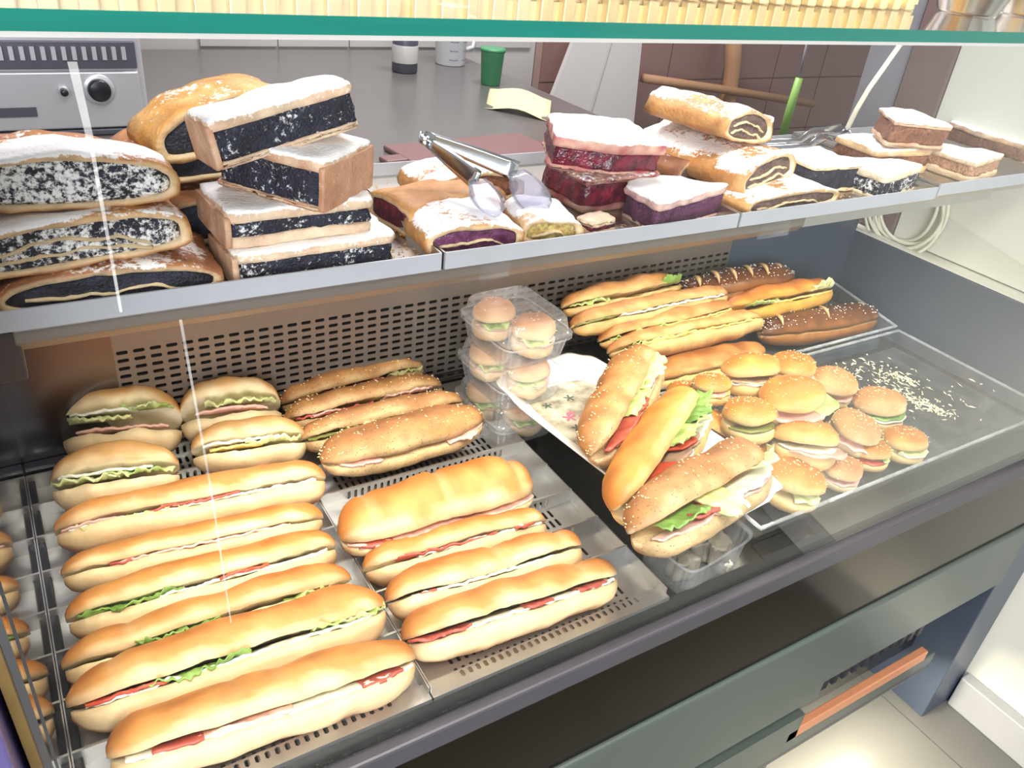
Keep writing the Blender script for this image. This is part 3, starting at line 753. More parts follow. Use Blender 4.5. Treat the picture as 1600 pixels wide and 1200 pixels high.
    # thin pastry leaves showing in the cut
    for k in range(swirl):
        v, c, f, sg = [], [], [], []; m = 26; lvl = (k+1)/(swirl+1)
        for i in range(m+1):
            u = -0.84+1.55*i/m; x = u*(w/2-t*2)
            z = t+(h-3*t)*(lvl*(1-0.35*u*u)+0.07*math.sin(u*4+sd)); 
            if i > m-5: z -= (i-(m-5))*0.0012
            z += 0.0035*nz(x, k, 0, 45, sd+k)+0.0014*nz(x, k, 0, 160, sd+k); th = 0.0009+0.0007*nz(x, 0, z, 120, sd)
            for (yy, dz) in ((-d/2-0.0015, -th), (-d/2-0.0015, th), (-d/2+0.02, th), (-d/2+0.02, -th)):
                v.append((x+skew*z, yy, z+dz)); c.append(L3(214, 190, 150)); sg.append(0.25)
        for i in range(m):
            for q in range(4): f.append((i*4+q, i*4+(q+1) % 4, (i+1)*4+(q+1) % 4, (i+1)*4+q))
        f.append((0, 1, 2, 3)); f.append(tuple(m*4+q for q in range(4)))
        mesh('pastry_leaf', v, f, F_past, r, True, c, sg)
    return r

# ------------------------------------------------------------------ deck: left tray
GA = 'long white baguettes in the left perforated tray'
def soft(label, pos, fills, **k):
    sandwich('baguette_sandwich', label, 'sandwich', GA, pos, fills=fills, **dict(dict(Wd=0.060, H=0.056, pal='soft', roll=-48, opening=8, p=5.0, ratio=.52), **k))
soft('rearmost long baguette of the left tray with ham slice showing, below the round rolls', (0.1193, 0.7770, 0.7780, -0.0918, 0.2948, 0.0000), [('spread', -.9, .9, -.002, .3), ('salami', -.35, .3, .003, .6), ('ham', -.95, -.5, .002, .5), ('lettuce', -.85, -.1, .0015, .2)], Wd=.066, H=.06)
soft('second baguette from the back in the left tray, plain with closed seam', (0.1059, 0.7137, 0.7740, -0.0847, 0.2701, 0.0000), [('ham', -.6, .7, .001, .5), ('salami', -.66, -.5, .002, .4)], Wd=.056, H=.05, opening=5)
soft('third baguette of the left tray with green leaf at left and red tomato spot', (0.1018, 0.6529, 0.7760, -0.0376, 0.2676, 0.0000), [('leaf', -.92, -.2, .006, .45), ('tomato', .05, .42, .004, .5), ('spread', -.4, .9, -.001, .3)], Wd=.062, H=.056)
soft('fourth baguette of the left tray with glossy brown crust and leaf curling out', (0.0960, 0.6007, 0.7740, -0.0267, 0.2750, 0.0000), [('leaf', -.55, .0, .009, .5, -.004), ('lettuce', .45, .8, .003, .5)], Wd=.06, H=.056, opening=6, seams=((-.55, .05, .10), (.1, .03, .05)))
soft('fifth baguette of the left tray with lettuce tip sticking out at its right end', (0.1023, 0.5441, 0.7820, -0.0400, 0.2893, 0.0000), [('tomato', -.9, -.45, .004, .5), ('leaf', -.6, .05, .006, .45), ('lettuce', .45, .99, .006, .55, -.004), ('spread', -.9, .9, -.002, .3)], Wd=.066, H=.066, roll=-44, seams=((-.72, .05, .08),))
soft('front baguette of the left tray, nearest the glass, with salami showing', (0.1136, 0.4800, 0.7780, -0.0767, 0.2690, 0.0000), [('salami', -.75, -.45, .004, .5), ('ham', -.5, .1, .002, .5), ('salami', .55, .86, .006, .5), ('spread', -.9, .95, .001, .3)], Wd=.068, H=.06, roll=-38, seams=((.1, .04, .06), (-.2, .03, .05)))
GR = 'round lettuce rolls at the back of the left tray'
def roll_(label, pos, fills, **k):
    sandwich('lettuce_roll', label, 'sandwich', GR, pos, fills=fills, **dict(dict(Wd=0.10, H=0.07, pal='white', roll=-42, opening=20, p=2.6, q=2.0), **k))
roll_('round roll gaping open with white spread and lettuce at the back left', (0.0665, 0.9321, 0.8000, -0.2171, 0.1358, 0.0000), [('spread', -.8, .3, .0, .75), ('pale_lettuce', -.85, .2, .002, .55), ('lettuce', .05, .92, .010, .8), ('ham', -.7, .8, .001, .15)], opening=27, H=.075)
roll_('round roll with pale lettuce next to the back of the seeded baguettes', (0.1947, 0.9156, 0.8000, -0.1814, 0.1264, 0.0000), [('pale_lettuce', -.5, .9, .004, .6), ('ham', -.7, .7, .002, .3)], opening=22)
roll_('round roll with lettuce lying on the first baguette at far left', (0.0451, 0.8540, 0.7850, -0.1712, 0.1370, 0.0000), [('spread', -.85, .6, .001, .7), ('pale_lettuce', -.98, .1, .005, .4), ('lettuce', -.1, .95, .006, .5)], H=.07, Wd=.085, opening=17)
roll_('flat round roll with pale filling in front of the taller roll', (0.2001, 0.8536, 0.7850, -0.1599, 0.1385, 0.0000), [('spread', -.8, .5, .0, .7), ('pale_lettuce', -.1, .9, .004, .5), ('cheese', -.7, .2, .002, .3)], H=.062, Wd=.08, opening=16)

# ------------------------------------------------------------------ deck: second tray
GS = 'seeded brown baguettes at the back of the second tray'
def seeded(label, pos, fills, **k):
    sandwich('seeded_baguette', label, 'sandwich', GS, pos, fills=fills, grains=130, **dict(dict(Wd=0.058, H=0.052, pal='seed', roll=-34, opening=8, p=3.2, q=2.1), **k))
seeded('seeded baguette touching the perforated back wall', (0.3807, 0.9494, 0.7850, 0.0980, 0.2287, 0.0000), [('salami', -.5, .3, .001, .5), ('pale_lettuce', .4, .95, .004, .5)])
seeded('second seeded baguette with a broad pink ham flap', (0.3747, 0.8937, 0.7860, 0.0043, 0.2337, 0.0000), [('ham', -.75, -.4, .005, .5), ('ham', .15, .8, .012, .6, -.003), ('salami', -.9, .0, .002, .4)], opening=10)
seeded('third seeded baguette with shredded greens in the cut', (0.3812, 0.8436, 0.7850, -0.0077, 0.2344, 0.0000), [('pickle', -.95, .2, .003, .5), ('pale_lettuce', -.6, .0, .004, .6), ('ham', .3, .98, .006, .5)], opening=12)
seeded('plump front seeded baguette with smooth domed crust', (0.3854, 0.7900, 0.7900, 0.0232, 0.2324, 0.0000), [('ham', -.85, -.4, .008, .5), ('ham', .4, .95, .009, .5)], roll=-8, Wd=.066, H=.062)
GB = 'soft white sandwiches at the front of the second tray'
def softb(label, pos, fills, **k):
    sandwich('soft_sandwich', label, 'sandwich', GB, pos, fills=fills, **dict(dict(Wd=0.062, H=0.056, pal='soft', roll=-46, opening=8, p=5.0, ratio=.52), **k))
softb('wide soft sandwich with thick ham edge and split crust, rearmost of its four', (0.3675, 0.6502, 0.7900, -0.0294, 0.2487, 0.0000), [('ham', -.97, .1, .004, .5), ('ham', -.9, .95, .002, .2), ('salami', -.9, -.6, .003, .5)], roll=-18, Wd=.078, H=.072, seams=((.02, .035, .14), (-.72, .05, .08), (.8, .06, .12)), ratio=.7)
softb('second soft sandwich of four, low and pale, tucked under the wide one', (0.3651, 0.5972, 0.7720, -0.0784, 0.2258, 0.0000), [('salami', -.7, .35, .003, .5), ('salami', .55, .8, .004, .5), ('spread', -.5, .9, -.001, .4)], roll=-52, H=.05, Wd=.054)
softb('third soft sandwich of four with bumpy golden crust', (0.3692, 0.5374, 0.7780, -0.0768, 0.2339, 0.0000), [('spread', -.8, .6, .0, .4), ('salami', -.75, -.6, .002, .5)], seams=((.1, .05, .16), (.75, .05, .12)), opening=5)
softb('front soft sandwich of four with salami at its left tip', (0.3738, 0.4857, 0.7760, -0.0714, 0.2515, 0.0000), [('salami', -.99, -.5, .009, .5), ('salami', .0, .25, .004, .5), ('salami', .5, .8, .004, .5), ('spread', -.6, .9, -.001, .3)], roll=-42, opening=10, seams=((.62, .05, .14),))

# ------------------------------------------------------------------ plate
pl = root('serving_plate', 'white wavy-rimmed rectangular plate printed with flowers, holding three filled baguettes', 'plate', (0.645, 0.655, 0.806), (math.radians(-2), 0, math.radians(4)))
def plate():
    hw, hl = 0.098, 0.205; n = 72; rows = []
    def ringpt(k, sx, sy, e):
        an = 2*PI*k/n; c, s = math.cos(an), math.sin(an); q = 2/5.5
        x = sx*abs(c)**q*(1 if c >= 0 else -1); y = sy*abs(s)**q*(1 if s >= 0 else -1)
        w = 1+e*math.sin(an*11); return x*w, y*w
    prof = [(0.56, 0.70, 0.0, 0), (0.70, 0.80, 0.0, 0), (0.76, 0.86, 0.006, 0), (0.86, 0.92, 0.014, .006), (0.97, 0.98, 0.020, .014), (1.0, 1.0, 0.0205, .016), (0.99, 0.99, 0.0175, .016), (0.86, 0.92, 0.011, .006), (0.74, 0.84, 0.002, 0), (0.6, 0.72, -0.004, 0)]
    v, f = [], []
    for (a, b, z, e) in prof:
        for k in range(n):
            x, y = ringpt(k, hw*a, hl*b, e); v.append((x, y, z))
    for i in range(len(prof)-1):
        for k in range(n): f.append((i*n+k, i*n+(k+1) % n, (i+1)*n+(k+1) % n, (i+1)*n+k))
    f.append(tuple(range(n))); f.append(tuple((len(prof)-1)*n+k for k in range(n)))
    mesh('plate_body', v, f, M_plate, pl, True)
    m, N, L, b = newmat('floral_print'); b.inputs['Roughness'].default_value = 0.3
    tc = N.new('ShaderNodeTexCoord'); vo = N.new('ShaderNodeTexVoronoi'); vo.inputs['Scale'].default_value = 170; L.new(tc.outputs['Object'], vo.inputs['Vector'])
    no = N.new('ShaderNodeTexNoise'); no.inputs['Scale'].default_value = 38; no.inputs['Detail'].default_value = 5; L.new(tc.outputs['Object'], no.inputs['Vector'])
    r1 = N.new('ShaderNodeValToRGB'); e = r1.color_ramp.elements
    e[0].position = 0.3; e[0].color = rgba((116, 112, 98)); e[1].position = 0.62; e[1].color = rgba((206, 200, 184))
    x = r1.color_ramp.elements.new(0.47); x.color = rgba((172, 166, 146))
    L.new(no.outputs['Fac'], r1.inputs[0]); L.new(r1.outputs[0], b.inputs['Base Color'])
    v = []; 
    for k in range(n):
        x, y = ringpt(k, hw*0.68, hl*0.78, 0); v.append((x, y, 0.0006))
    pr = mesh('printed_panel', v, [tuple(range(n))], m, pl, False)
    mp = plain('rose_print', (196, 112, 140), 0.4, 0.0, 0.3, 160); mg = plain('leaf_print', (84, 96, 84), 0.4, 0.0, 0.25, 160)
    rnd = random.Random(5)
    for (x, y, s, mm) in ((-.033, .078, .011, mp), (-.011, .069, .011, mp), (-.024, .086, .007, mp), (-.040, .052, .009, mg), (-.030, .046, .007, mg), (-.052, .030, .008, mp), (-.045, .012, .008, mg), (-.02, .03, .009, mp), (-.042, .118, .008, mg), (.0, .12, .009, mg)):
        vs = [(x+s*(0.6+0.4*math.cos(5*a))*math.cos(a), y+s*(0.6+0.4*math.cos(5*a))*math.sin(a), 0.0011) for a in [2*PI*q/40 for q in range(40)]]
        mesh('flower_print' if mm is mp else 'leaf_print', vs, [tuple(range(40))], mm, pr, False)
plate()
GP = 'filled baguettes on the white plate'
def plated(label, pos, fills, **k):
    sandwich('filled_baguette', label, 'sandwich', GP, pos, fills=fills, **dict(dict(Wd=0.062, H=0.058, pal='seed', roll=-38, opening=16, p=3.4, q=2.1), **k))
plated('seeded baguette on the plate farthest back, with lettuce and salami', (0.6418, 0.6632, 0.8620, 0.6626, 0.2742, 0.0000), [('ham', -.85, .6, .002, .2), ('salami', -.95, .2, .005, .4), ('lettuce', -.4, .4, .006, .6), ('pale_lettuce', .1, .95, .012, .7), ('tomato', .35, .6, .006, .5)], grains=160, Wd=.068, H=.07, opening=22, roll=-30)
plated('smooth golden baguette in the middle of the plate with tomato and lettuce', (0.6127, 0.5519, 0.8650, 0.5486, 0.2706, 0.0000), [('spread', -.9, .9, .006, .1), ('tuna', -.9, .3, .010, .35), ('tomato', -.75, -.3, .016, .5), ('tomato', -.1, .25, .014, .6), ('lettuce', -.1, .75, .015, .8), ('leaf', .3, .98, .014, .9)], pal='bun', Wd=.070, H=.068, opening=28, roll=-28, p=4.0)
plated('front seeded baguette on the plate with a pale lettuce leaf hanging out', (0.5935, 0.4613, 0.8680, 0.1763, 0.2283, 0.0000), [('ham', -.9, .9, .004, .15), ('salami', -.5, -.1, .008, .5), ('leaf', -.85, -.3, .008, .6), ('spread', .1, .9, .008, .4), ('pale_lettuce', -.25, .1, .024, .7, .012), ('pale_lettuce', .55, 1.0, .020, .9, -.01)], grains=160, Wd=.075, H=.072, opening=24, roll=-26)

# ------------------------------------------------------------------ clear boxes
def clam(label, loc, rz, w, d, hb, hl, lid=True):
    r = root('clear_box', label, 'box', loc, (0, 0, math.radians(rz)), 'clear plastic boxes')
    def ring(a, b, z, n=48, q=2/7.0, rib=0.0):
        o = []
        for k in range(n):
            an = 2*PI*k/n; c, s = math.cos(an), math.sin(an); rb = 1+rib*(1 if k % 2 else -1)
            o.append((a*abs(c)**q*(1 if c >= 0 else -1)*rb, b*abs(s)**q*(1 if s >= 0 else -1)*rb, z))
        return o
    def shell(name, prof):
        v, f = [], []; n = 48
        for (s, z, rb) in prof: v += ring(w/2*s, d/2*s, z, n, rib=rb)
        for i in range(len(prof)-1):
            for k in range(n): f.append((i*n+k, i*n+(k+1) % n, (i+1)*n+(k+1) % n, (i+1)*n+k))
        f.append(tuple((len(prof)-1)*n+k for k in range(n)) if name == 'lid' else tuple(range(n)))
        return mesh(name, v, f, M_plastic, r, False)
    shell('base', [(0.82, 0, 0), (0.84, 0.002, .008), (0.92, hb-0.004, .008), (0.93, hb-0.003, 0), (1.0, hb-0.003, 0), (1.0, hb, 0)])
    if lid: shell('lid', [(1.0, hb+0.0015, 0), (1.0, hb+0.004, 0), (0.94, hb+0.004, 0), (0.92, hb+0.006, .008), (0.86, hb+hl-0.004, .008), (0.84, hb+hl-0.002, 0), (0.80, hb+hl, 0), (0.76, hb+hl-0.002, 0)])
    return r
CX, CY = 0.572, 0.838
for k, (lab, l2) in enumerate((('lowest clear plastic box of the stack behind the plate', 'burger inside the lowest clear box'), ('middle clear plastic box of the stack behind the plate', 'burger inside the middle clear box'), ('topmost clear ribbed plastic box of the stack with lid catching light', 'burger inside the topmost clear box'))):
    z = 0.738+0.066*k
    clam(lab, (CX, CY, z), 3, 0.118, 0.135, 0.035, 0.029)
    for j, (dx, dy) in enumerate(((0.012, -0.028), (-0.016, 0.033))):
        bun('boxed_burger', l2+(', nearer the glass' if j == 0 else ', nearer the back wall'), 'burgers in the clear boxes', (CX+dx, CY+dy, z+0.029, 0.062), 'bunpale', [('ham', .003, 180, 360), ('lettuce', .004, 200, 300)], h=.8, grains=20)
clam('clear plastic box with grey filling under the front corner of the plate', (0.625, 0.482, 0.7375), 8, 0.125, 0.088, 0.052, 0.01, False)
for k, (x, y) in enumerate(((0.60, 0.475), (0.635, 0.49), (0.655, 0.475))):
    SEED[0] += 1
    v, f, kk = slab([(-.016, -.012), (.014, -.016), (.018, .012), (-.01, .016)], 0, 0.03, SEED[0], 0.007)
    o = mesh('salad_chunk', v, f, F_meat, None, True, [mixc(L3(150, 140, 124), L3(110, 104, 92), 0.5+nz(*a, 80, 2)) for a in v]); o.location = (x, y, 0.741)
    tag(o, ('pale salad chunk in the clear box under the plate, left one', 'pale salad chunk in the clear box under the plate, middle one', 'pale salad chunk in the clear box under the plate, right one')[k], 'salad', 'salad in the clear box')

# ------------------------------------------------------------------ clear trays on the right
def acrylic(label, x0, x1, y0, y1, z, h, slope=0.0):
    r = root('clear_tray', label, 'tray', ((x0+x1)/2, (y0+y1)/2, z), (math.radians(slope), 0, 0), 'clear acrylic trays')
    a, b = (x1-x0)/2, (y1-y0)/2; t = 0.003
    box('tray_base', -a+.01, a-.01, -b+.01, b-.01, 0, t, M_acrylic, r)
    for nm, pts in (('front_wall', [(-a, -b, h), (a, -b, h), (a-.01, -b+.01, 0), (-a+.01, -b+.01, 0)]), ('rear_wall', [(a, b, h), (-a, b, h), (-a+.01, b-.01, 0), (a-.01, b-.01, 0)]),
                    ('left_wall', [(-a, b, h), (-a, -b, h), (-a+.01, -b+.01, 0), (-a+.01, b-.01, 0)]), ('right_wall', [(a, -b, h), (a, b, h), (a-.01, b-.01, 0), (a-.01, -b+.01, 0)])):
        MB().quad(*pts).build(nm, M_acrylic, r)
    m = MB(); e = 0.004
    m.box(-a-e, a+e, -b-e, -b, h-.002, h+.001).box(-a-e, a+e, b, b+e, h-.002, h+.001).box(-a-e, -a, -b, b, h-.002, h+.001).box(a, a+e, -b, b, h-.002, h+.001)
    m.build('rim', M_rim, r)
    return r
acrylic('clear acrylic tray holding the mini buns and cheese crumbs', 0.722, 1.408, 0.467, 0.764, 0.742, 0.032)
acrylic('clear acrylic tray at the back under the long rustic sandwiches', 0.66, 1.40, 0.775, 0.94, 0.765, 0.03, 8)
bs = root('tray_riser', 'dark riser block beneath the rear clear tray', 'riser', (1.03, 0.858, 0.7285))
box('riser_body', -0.36, 0.36, -0.075, 0.075, 0, 0.022, M_endpanel, bs, 0.002)
cr = MB(); rnd = random.Random(11)
def crumb(x, y, z, l, w, a):
    c = Vector((x, y, z)); d = Vector((math.cos(a), math.sin(a), 0.1))*l; e = Vector((-math.sin(a), math.cos(a), 0))*w; u = Vector((0, 0, w)); b = len(cr.v)
    cr.v += [tuple(c+d), tuple(c+e), tuple(c-d), tuple(c-e), tuple(c+u), tuple(c-u*0.5)]
    cr.f += [(b, b+1, b+4), (b+1, b+2, b+4), (b+2, b+3, b+4), (b+3, b, b+4), (b+1, b, b+5), (b+2, b+1, b+5), (b+3, b+2, b+5), (b, b+3, b+5)]
for (a, b, n, s) in (((1.2474, 0.6426, 0.7480), (1.2599, 0.5515, 0.7480), 120, .010), ((1.2924, 0.6824, 0.7480), (1.3025, 0.6431, 0.7480), 50, .008), ((1.2180, 0.7729, 0.7480), (1.3310, 0.5862, 0.7480), 110, .045), ((1.4021, 0.6258, 0.7620), (1.4079, 0.5202, 0.7620), 90, .006), ((1.2911, 0.7444, 0.7480), (1.1907, 0.6010, 0.7480), 70, .02)):
    for _ in range(n):
        t = rnd.random(); x = a[0]+(b[0]-a[0])*t+rnd.gauss(0, s); y = a[1]+(b[1]-a[1])*t+rnd.gauss(0, s)
        if 0.735 < x < 1.395 and 0.48 < y < 0.752: crumb(x, y, a[2]+rnd.uniform(0, .003), rnd.uniform(.0015, .008), rnd.uniform(.0007, .0019), rnd.uniform(0, 3.1))
o = cr.build('cheese_crumbs', F_cheese); o['kind'] = 'stuff'; tag(o, 'shredded pale cheese crumbs scattered in the clear tray', 'cheese')

GM = 'mini buns piled in the clear tray'
def mini(label, pos, **k): bun('mini_bun', label, GM, pos, **k)
mini('golden mini bun at the rear left of the pile, half hidden by the salad bun', (0.8204, 0.6795, 0.8300, 0.0578), fills=[('cheese', .002, 180, 360), ('ham', .002, 190, 300)], rz=-10, tilt=(-8, 0))
mini('mini bun stuffed with shredded cheese and meat, top of the pile', (0.8844, 0.6622, 0.8450, 0.0866), fills=[('spread', .005, 180, 360), ('tuna', .006, 180, 350)], rz=0, tilt=(-16, 4), grains=40, pal='bun')
mini('shiny golden mini bun at the very back of the pile', (0.9986, 0.6816, 0.8200, 0.0725), fills=[('ham', .001, 180, 360)], rz=15)
mini('herb-topped mini bun with lettuce leaf sticking out on its right', (0.8917, 0.5883, 0.8450, 0.0885), fills=[('ham', .012, 150, 300), ('lettuce', .018, 270, 360)], rz=10, tilt=(-6, -6), grains=40)
mini('pale mini bun behind the lettuce bun', (1.0568, 0.6475, 0.8000, 0.0733), pal='bunpale', fills=[('ham', .002, 180, 360)], tilt=(10, 0))
mini('mini bun with thin dark seam beside the lettuce of the plate', (0.8197, 0.5983, 0.8250, 0.0765), fills=[('pickle', .001, 180, 360)], rz=-5, tilt=(-10, 0))
mini('pale mini bun with shredded greens at the right of the pile', (1.0984, 0.5790, 0.7850, 0.0822), pal='bunpale', fills=[('spread', .004, 180, 350), ('leaf', .003, 200, 330)], tilt=(-6, 0))
mini('sesame mini bun in the middle of the pile with ham below', (0.9789, 0.5459, 0.8000, 0.0727), pal='bunpale', fills=[('ham', .006, 180, 340)], tilt=(14, 4), grains=110)
mini('large mini bun with thick ham hanging out at the front of the pile', (0.8653, 0.5341, 0.8120, 0.0894), fills=[('ham', .014, 190, 340), ('spread', .002, 160, 300)], tilt=(-14, 12), rz=0)
mini('rightmost mini bun with cheese shreds hanging out', (1.0673, 0.5057, 0.7750, 0.0648), fills=[('spread', .004, 200, 360), ('pale_lettuce', .004, 200, 320)], tilt=(-4, 0))
mini('mini bun with red tomato slice low in the pile', (0.9941, 0.5115, 0.7750, 0.0576), fills=[('tomato', .002, 180, 270), ('lettuce', .003, 260, 350)], tilt=(-6, 0))
mini('pale closed mini bun at the front edge of the pile', (0.9181, 0.5049, 0.7720, 0.0592), pal='bunpale', fills=[('ham', .001, 180, 360)], tilt=(4, 0))
mini('sesame mini bun nearest the glass with lettuce in its seam', (0.8104, 0.5056, 0.7850, 0.0834), fills=[('pale_lettuce', .003, 230, 340)], tilt=(2, 10), grains=120)
mini('brown mini bun tucked behind the middle baguette of the plate', (0.8071, 0.7169, 0.8000, 0.0538), fills=[('ham', .001, 180, 360)])
mini('small dark mini bun between plate and pile', (0.7998, 0.6444, 0.7900, 0.0572), fills=[('ham', .002, 180, 360)], tilt=(10, 20))
mini('half hidden mini bun behind the front plated baguette', (0.8230, 0.5942, 0.7750, 0.0582), fills=[('tomato', .002, 200, 340)])

# ------------------------------------------------------------------ sandwiches in the rear clear tray
GT = 'rustic sandwiches in the rear clear tray'
def rustic(label, pos, fills, **k):
    sandwich('rustic_baguette', label, 'sandwich', GT, pos, fills=fills, **dict(dict(Wd=0.055, H=0.048, pal='rust', roll=-34, opening=8, p=3.2, q=2.1, lumps=.003), **k))
rustic('crusty baguette with leaf at its tip against the perforated wall', (0.8256, 0.9050, 0.8773, 0.0000, 0.2398, 0.0275), [('leaf', .55, .95, .012, .9, -.01), ('lettuce', -.95, -.4, .003, .5)], roll=-30, opening=12)
rustic('crusty baguette with seeds second from the perforated wall', (0.8641, 0.8720, 0.8587, 0.0000, 0.3253, 0.0076), [('pickle', -.98, -.6, .003, .5), ('spread', -.5, .9, .001, .4)], roll=-40)
rustic('long crusty baguette in the middle of the rear pile', (0.8788, 0.8450, 0.8432, -0.0000, 0.2817, 0.0341), [('lettuce', -.9, .1, .002, .5), ('cheese', -.3, .9, .002, .4)])
rustic('long pale crusty baguette right behind the plated seeded one', (0.9062, 0.8220, 0.8299, 0.0000, 0.3331, -0.0063), [('cheese', -.7, .95, .002, .4), ('lettuce', -.8, .0, .002, .6)], roll=-44, Wd=.058)
rustic('smooth crusty baguette just above the mini buns', (0.9239, 0.7900, 0.7897, -0.0000, 0.2676, -0.0148), [('cheese', -.6, .8, .001, .4)], roll=-12, opening=6, Wd=.06)
GZ = 'dark pretzel rolls in the rear clear tray'
sandwich('pretzel_roll', 'dark pretzel roll with pale slashes at the very back', 'bread', GZ, (1.0892, 0.9050, 0.8549, 0.0000, 0.2805, -0.0168), Wd=.068, H=.062, pal='pretz', roll=-14, opening=3, p=3.4, q=2.1, grains=320, grain_mat=F_salt, slashes=6)
sandwich('pretzel_roll', 'dark salted pretzel roll at the right end of the rear tray', 'bread', GZ, (1.2418, 0.8220, 0.7891, 0.0000, 0.3307, -0.0684), Wd=.068, H=.062, pal='pretz', roll=-14, opening=5, p=3.4, q=2.1, grains=260, grain_mat=F_salt, slashes=3)
sandwich('golden_sandwich', 'shiny golden sandwich with lettuce leaf between the two pretzel rolls', 'sandwich', None, (1.1582, 0.8620, 0.8330, -0.0000, 0.2808, -0.0076), Wd=.062, H=.054, pal='gold', roll=-32, opening=14, p=3.4, q=2.1, fills=[('lettuce', -.7, -.2, .008, .6), ('cheese', -.3, .95, .003, .3), ('pale_lettuce', .45, .98, .018, 1.0, -.012)])
# ------------------------------------------------------------------ cakes on the shelf, left tray
ZS = 1.0995
def rectp(w, d): return [(-w/2, -d/2), (w/2, -d/2), (w/2, d/2), (-w/2, d/2)]
def S_(label, group, fb, h, d, rz=0, z=None, name='poppy_strudel', wf=1.0, **k):
    """fb = middle of the lower front edge x, y, z and the width"""
    a = math.radians(rz)
    strudel(name, label, group, (fb[0]-math.sin(a)*d/2, fb[1]+math.cos(a)*d/2, fb[2] if z is None else z), rz, fb[3]*wf, h, d, **k)
def K_(label, group, fb, h, d, rz=0, z=None, name='poppy_cake', poly=None, wf=1.0, **k):
    a = math.radians(rz); w = fb[3]*wf
    pg = rectp(w, d) if poly is None else [(x*w, y*d) for x, y in poly]
    cake(name, label, group, (fb[0]-math.sin(a)*d/2, fb[1]+math.cos(a)*d/2, fb[2] if z is None else z), rz, pg, h, **k)
GK = 'poppy seed strudel slices on the left of the shelf'
BRN = (L3(140, 86, 52), L3(184, 124, 80))
S_('bottom strudel slice at far left with brown domed crust', GK, (0.0602, 0.6620, 1.1000, 0.1696), 0.034, 0.085, -2, ZS, crust=BRN, sug=0.36, fsug=0.2, swirl=1, nexp=2.1)
S_('dark strudel end in the bottom left corner of the shelf', GK, (-0.030, 0.665, ZS, 0.026), 0.028, 0.08, 0, crust=BRN, sug=0.1, swirl=0)
S_('middle strudel slice of the left stack showing layered poppy filling', GK, (0.0377, 0.6720, 1.1361, 0.1764), 0.040, 0.065, 2, ZS+0.0335, sug=0.66, fsug=0.51, swirl=2, nexp=2.7, tilt=(0, -3))
S_('upper strudel slice of the left stack with snowy poppy filling', GK, (0.0401, 0.6900, 1.1767, 0.1669), 0.044, 0.05, 0, ZS+0.074, sug=0.64, fsug=0.52, swirl=0, nexp=2.1, tilt=(0, 2))
S_('strudel slice peeking out behind the snowy one at the left edge', GK, (0.0193, 0.7750, 1.1616, 0.1441), 0.036, 0.06, -3, sug=0.25, fsug=0.2, swirl=0, nexp=2.1, crust=BRN)
S_('lower rear strudel piece filling the back of the left tray', GK, (0.0217, 0.8000, 1.1355, 0.1423), 0.06, 0.09, 0, ZS, sug=0.2, swirl=0)
S_('tall golden strudel slice highest at the back of the left tray', GK, (0.1976, 0.8000, 1.1827, 0.1481), 0.050, 0.06, 12, crust=(L3(188, 130, 62), L3(212, 164, 100)), sug=0.26, fsug=0.22, swirl=0, nexp=2.1, tilt=(0, -12), t=0.006)
S_('brown strudel slice under the golden one at the back', GK, (0.1650, 0.8000, 1.1524, 0.1234), 0.038, 0.08, 8, crust=BRN, sug=0.2, fsug=0.2, swirl=0, nexp=2.1)
S_('dark strudel piece at the bottom between the two left stacks', GK, (0.1604, 0.7700, 1.1036, 0.1175), 0.045, 0.09, 5, ZS, crust=BRN, sug=0.2, fsug=.2, swirl=0)
GC = 'sugared poppy seed cake slices in the left tray'
K_('bottom poppy seed cake slice resting on the left tray', GC, (0.2342, 0.6680, 1.0985, 0.1552), 0.032, 0.07, 3, ZS, sug=.8, fsug=0.42, base_h=.06, top_h=.34, ends=(-1,))
K_('second poppy seed cake slice from the bottom with straight dark stripe', GC, (0.2230, 0.6760, 1.1344, 0.1364), 0.034, 0.085, 3, ZS+0.0325, sug=.8, fsug=0.40, base_h=.30, top_h=.34, ends=(-1,))
K_('poppy seed cake slice turned so its tan crust side faces right', GC, (0.1994, 0.6900, 1.1570, 0.0936), 0.046, 0.066, -50, ZS+0.067, sug=.8, fsug=0.38, base_h=.12, top_h=.25, crust=L3(198, 150, 118), poly=[(-.62, -.5), (.5, -.5), (.5, .9), (-.62, .9)], ends=(1,), tilt=(0, 3))
K_('topmost poppy seed cake slice, tilted with thick dark filling', GC, (0.2216, 0.6920, 1.2018, 0.1341), 0.042, 0.05, 8, ZS+0.110, sug=.8, fsug=0.36, base_h=.16, top_h=.26, tilt=(-3, -11), ends=(-1,))

# ------------------------------------------------------------------ cherry tray
GH = 'cherry pastries in the second shelf tray'
CRU = (L3(184, 118, 58), L3(210, 154, 92))
S_('sugared strudel at the back behind the tongs', GH, (0.4684, 0.8000, 1.1344, 0.1370), 0.04, 0.07, 0, ZS, name='cherry_strudel', crust=CRU, sug=0.68, filling=BROWNF, swirl=0, nexp=2.2)
S_('plain golden cherry strudel left of the tongs', GH, (0.3409, 0.7620, 1.1178, 0.0813), 0.034, 0.135, -78, ZS, name='cherry_strudel', crust=CRU, sug=0.12, filling=RED, swirl=0, nexp=3.4)
S_('front cherry strudel with purple filling facing the glass', GH, (0.3958, 0.6680, 1.1021, 0.1097), 0.032, 0.085, -6, ZS, name='cherry_strudel', crust=CRU, sug=0.56, filling=PURP, swirl=1, nexp=2.8, wet=True)
S_('short sugared strudel end with yellow filling near the tray front', GH, (0.4892, 0.6680, 1.0992, 0.0717), 0.030, 0.075, -14, ZS, name='cherry_strudel', crust=(L3(200, 150, 104), L3(220, 180, 134)), sug=0.64, filling=(L3(200, 180, 110), L3(170, 140, 80)), swirl=1)
GJ = 'cherry pie slices in the second shelf tray'
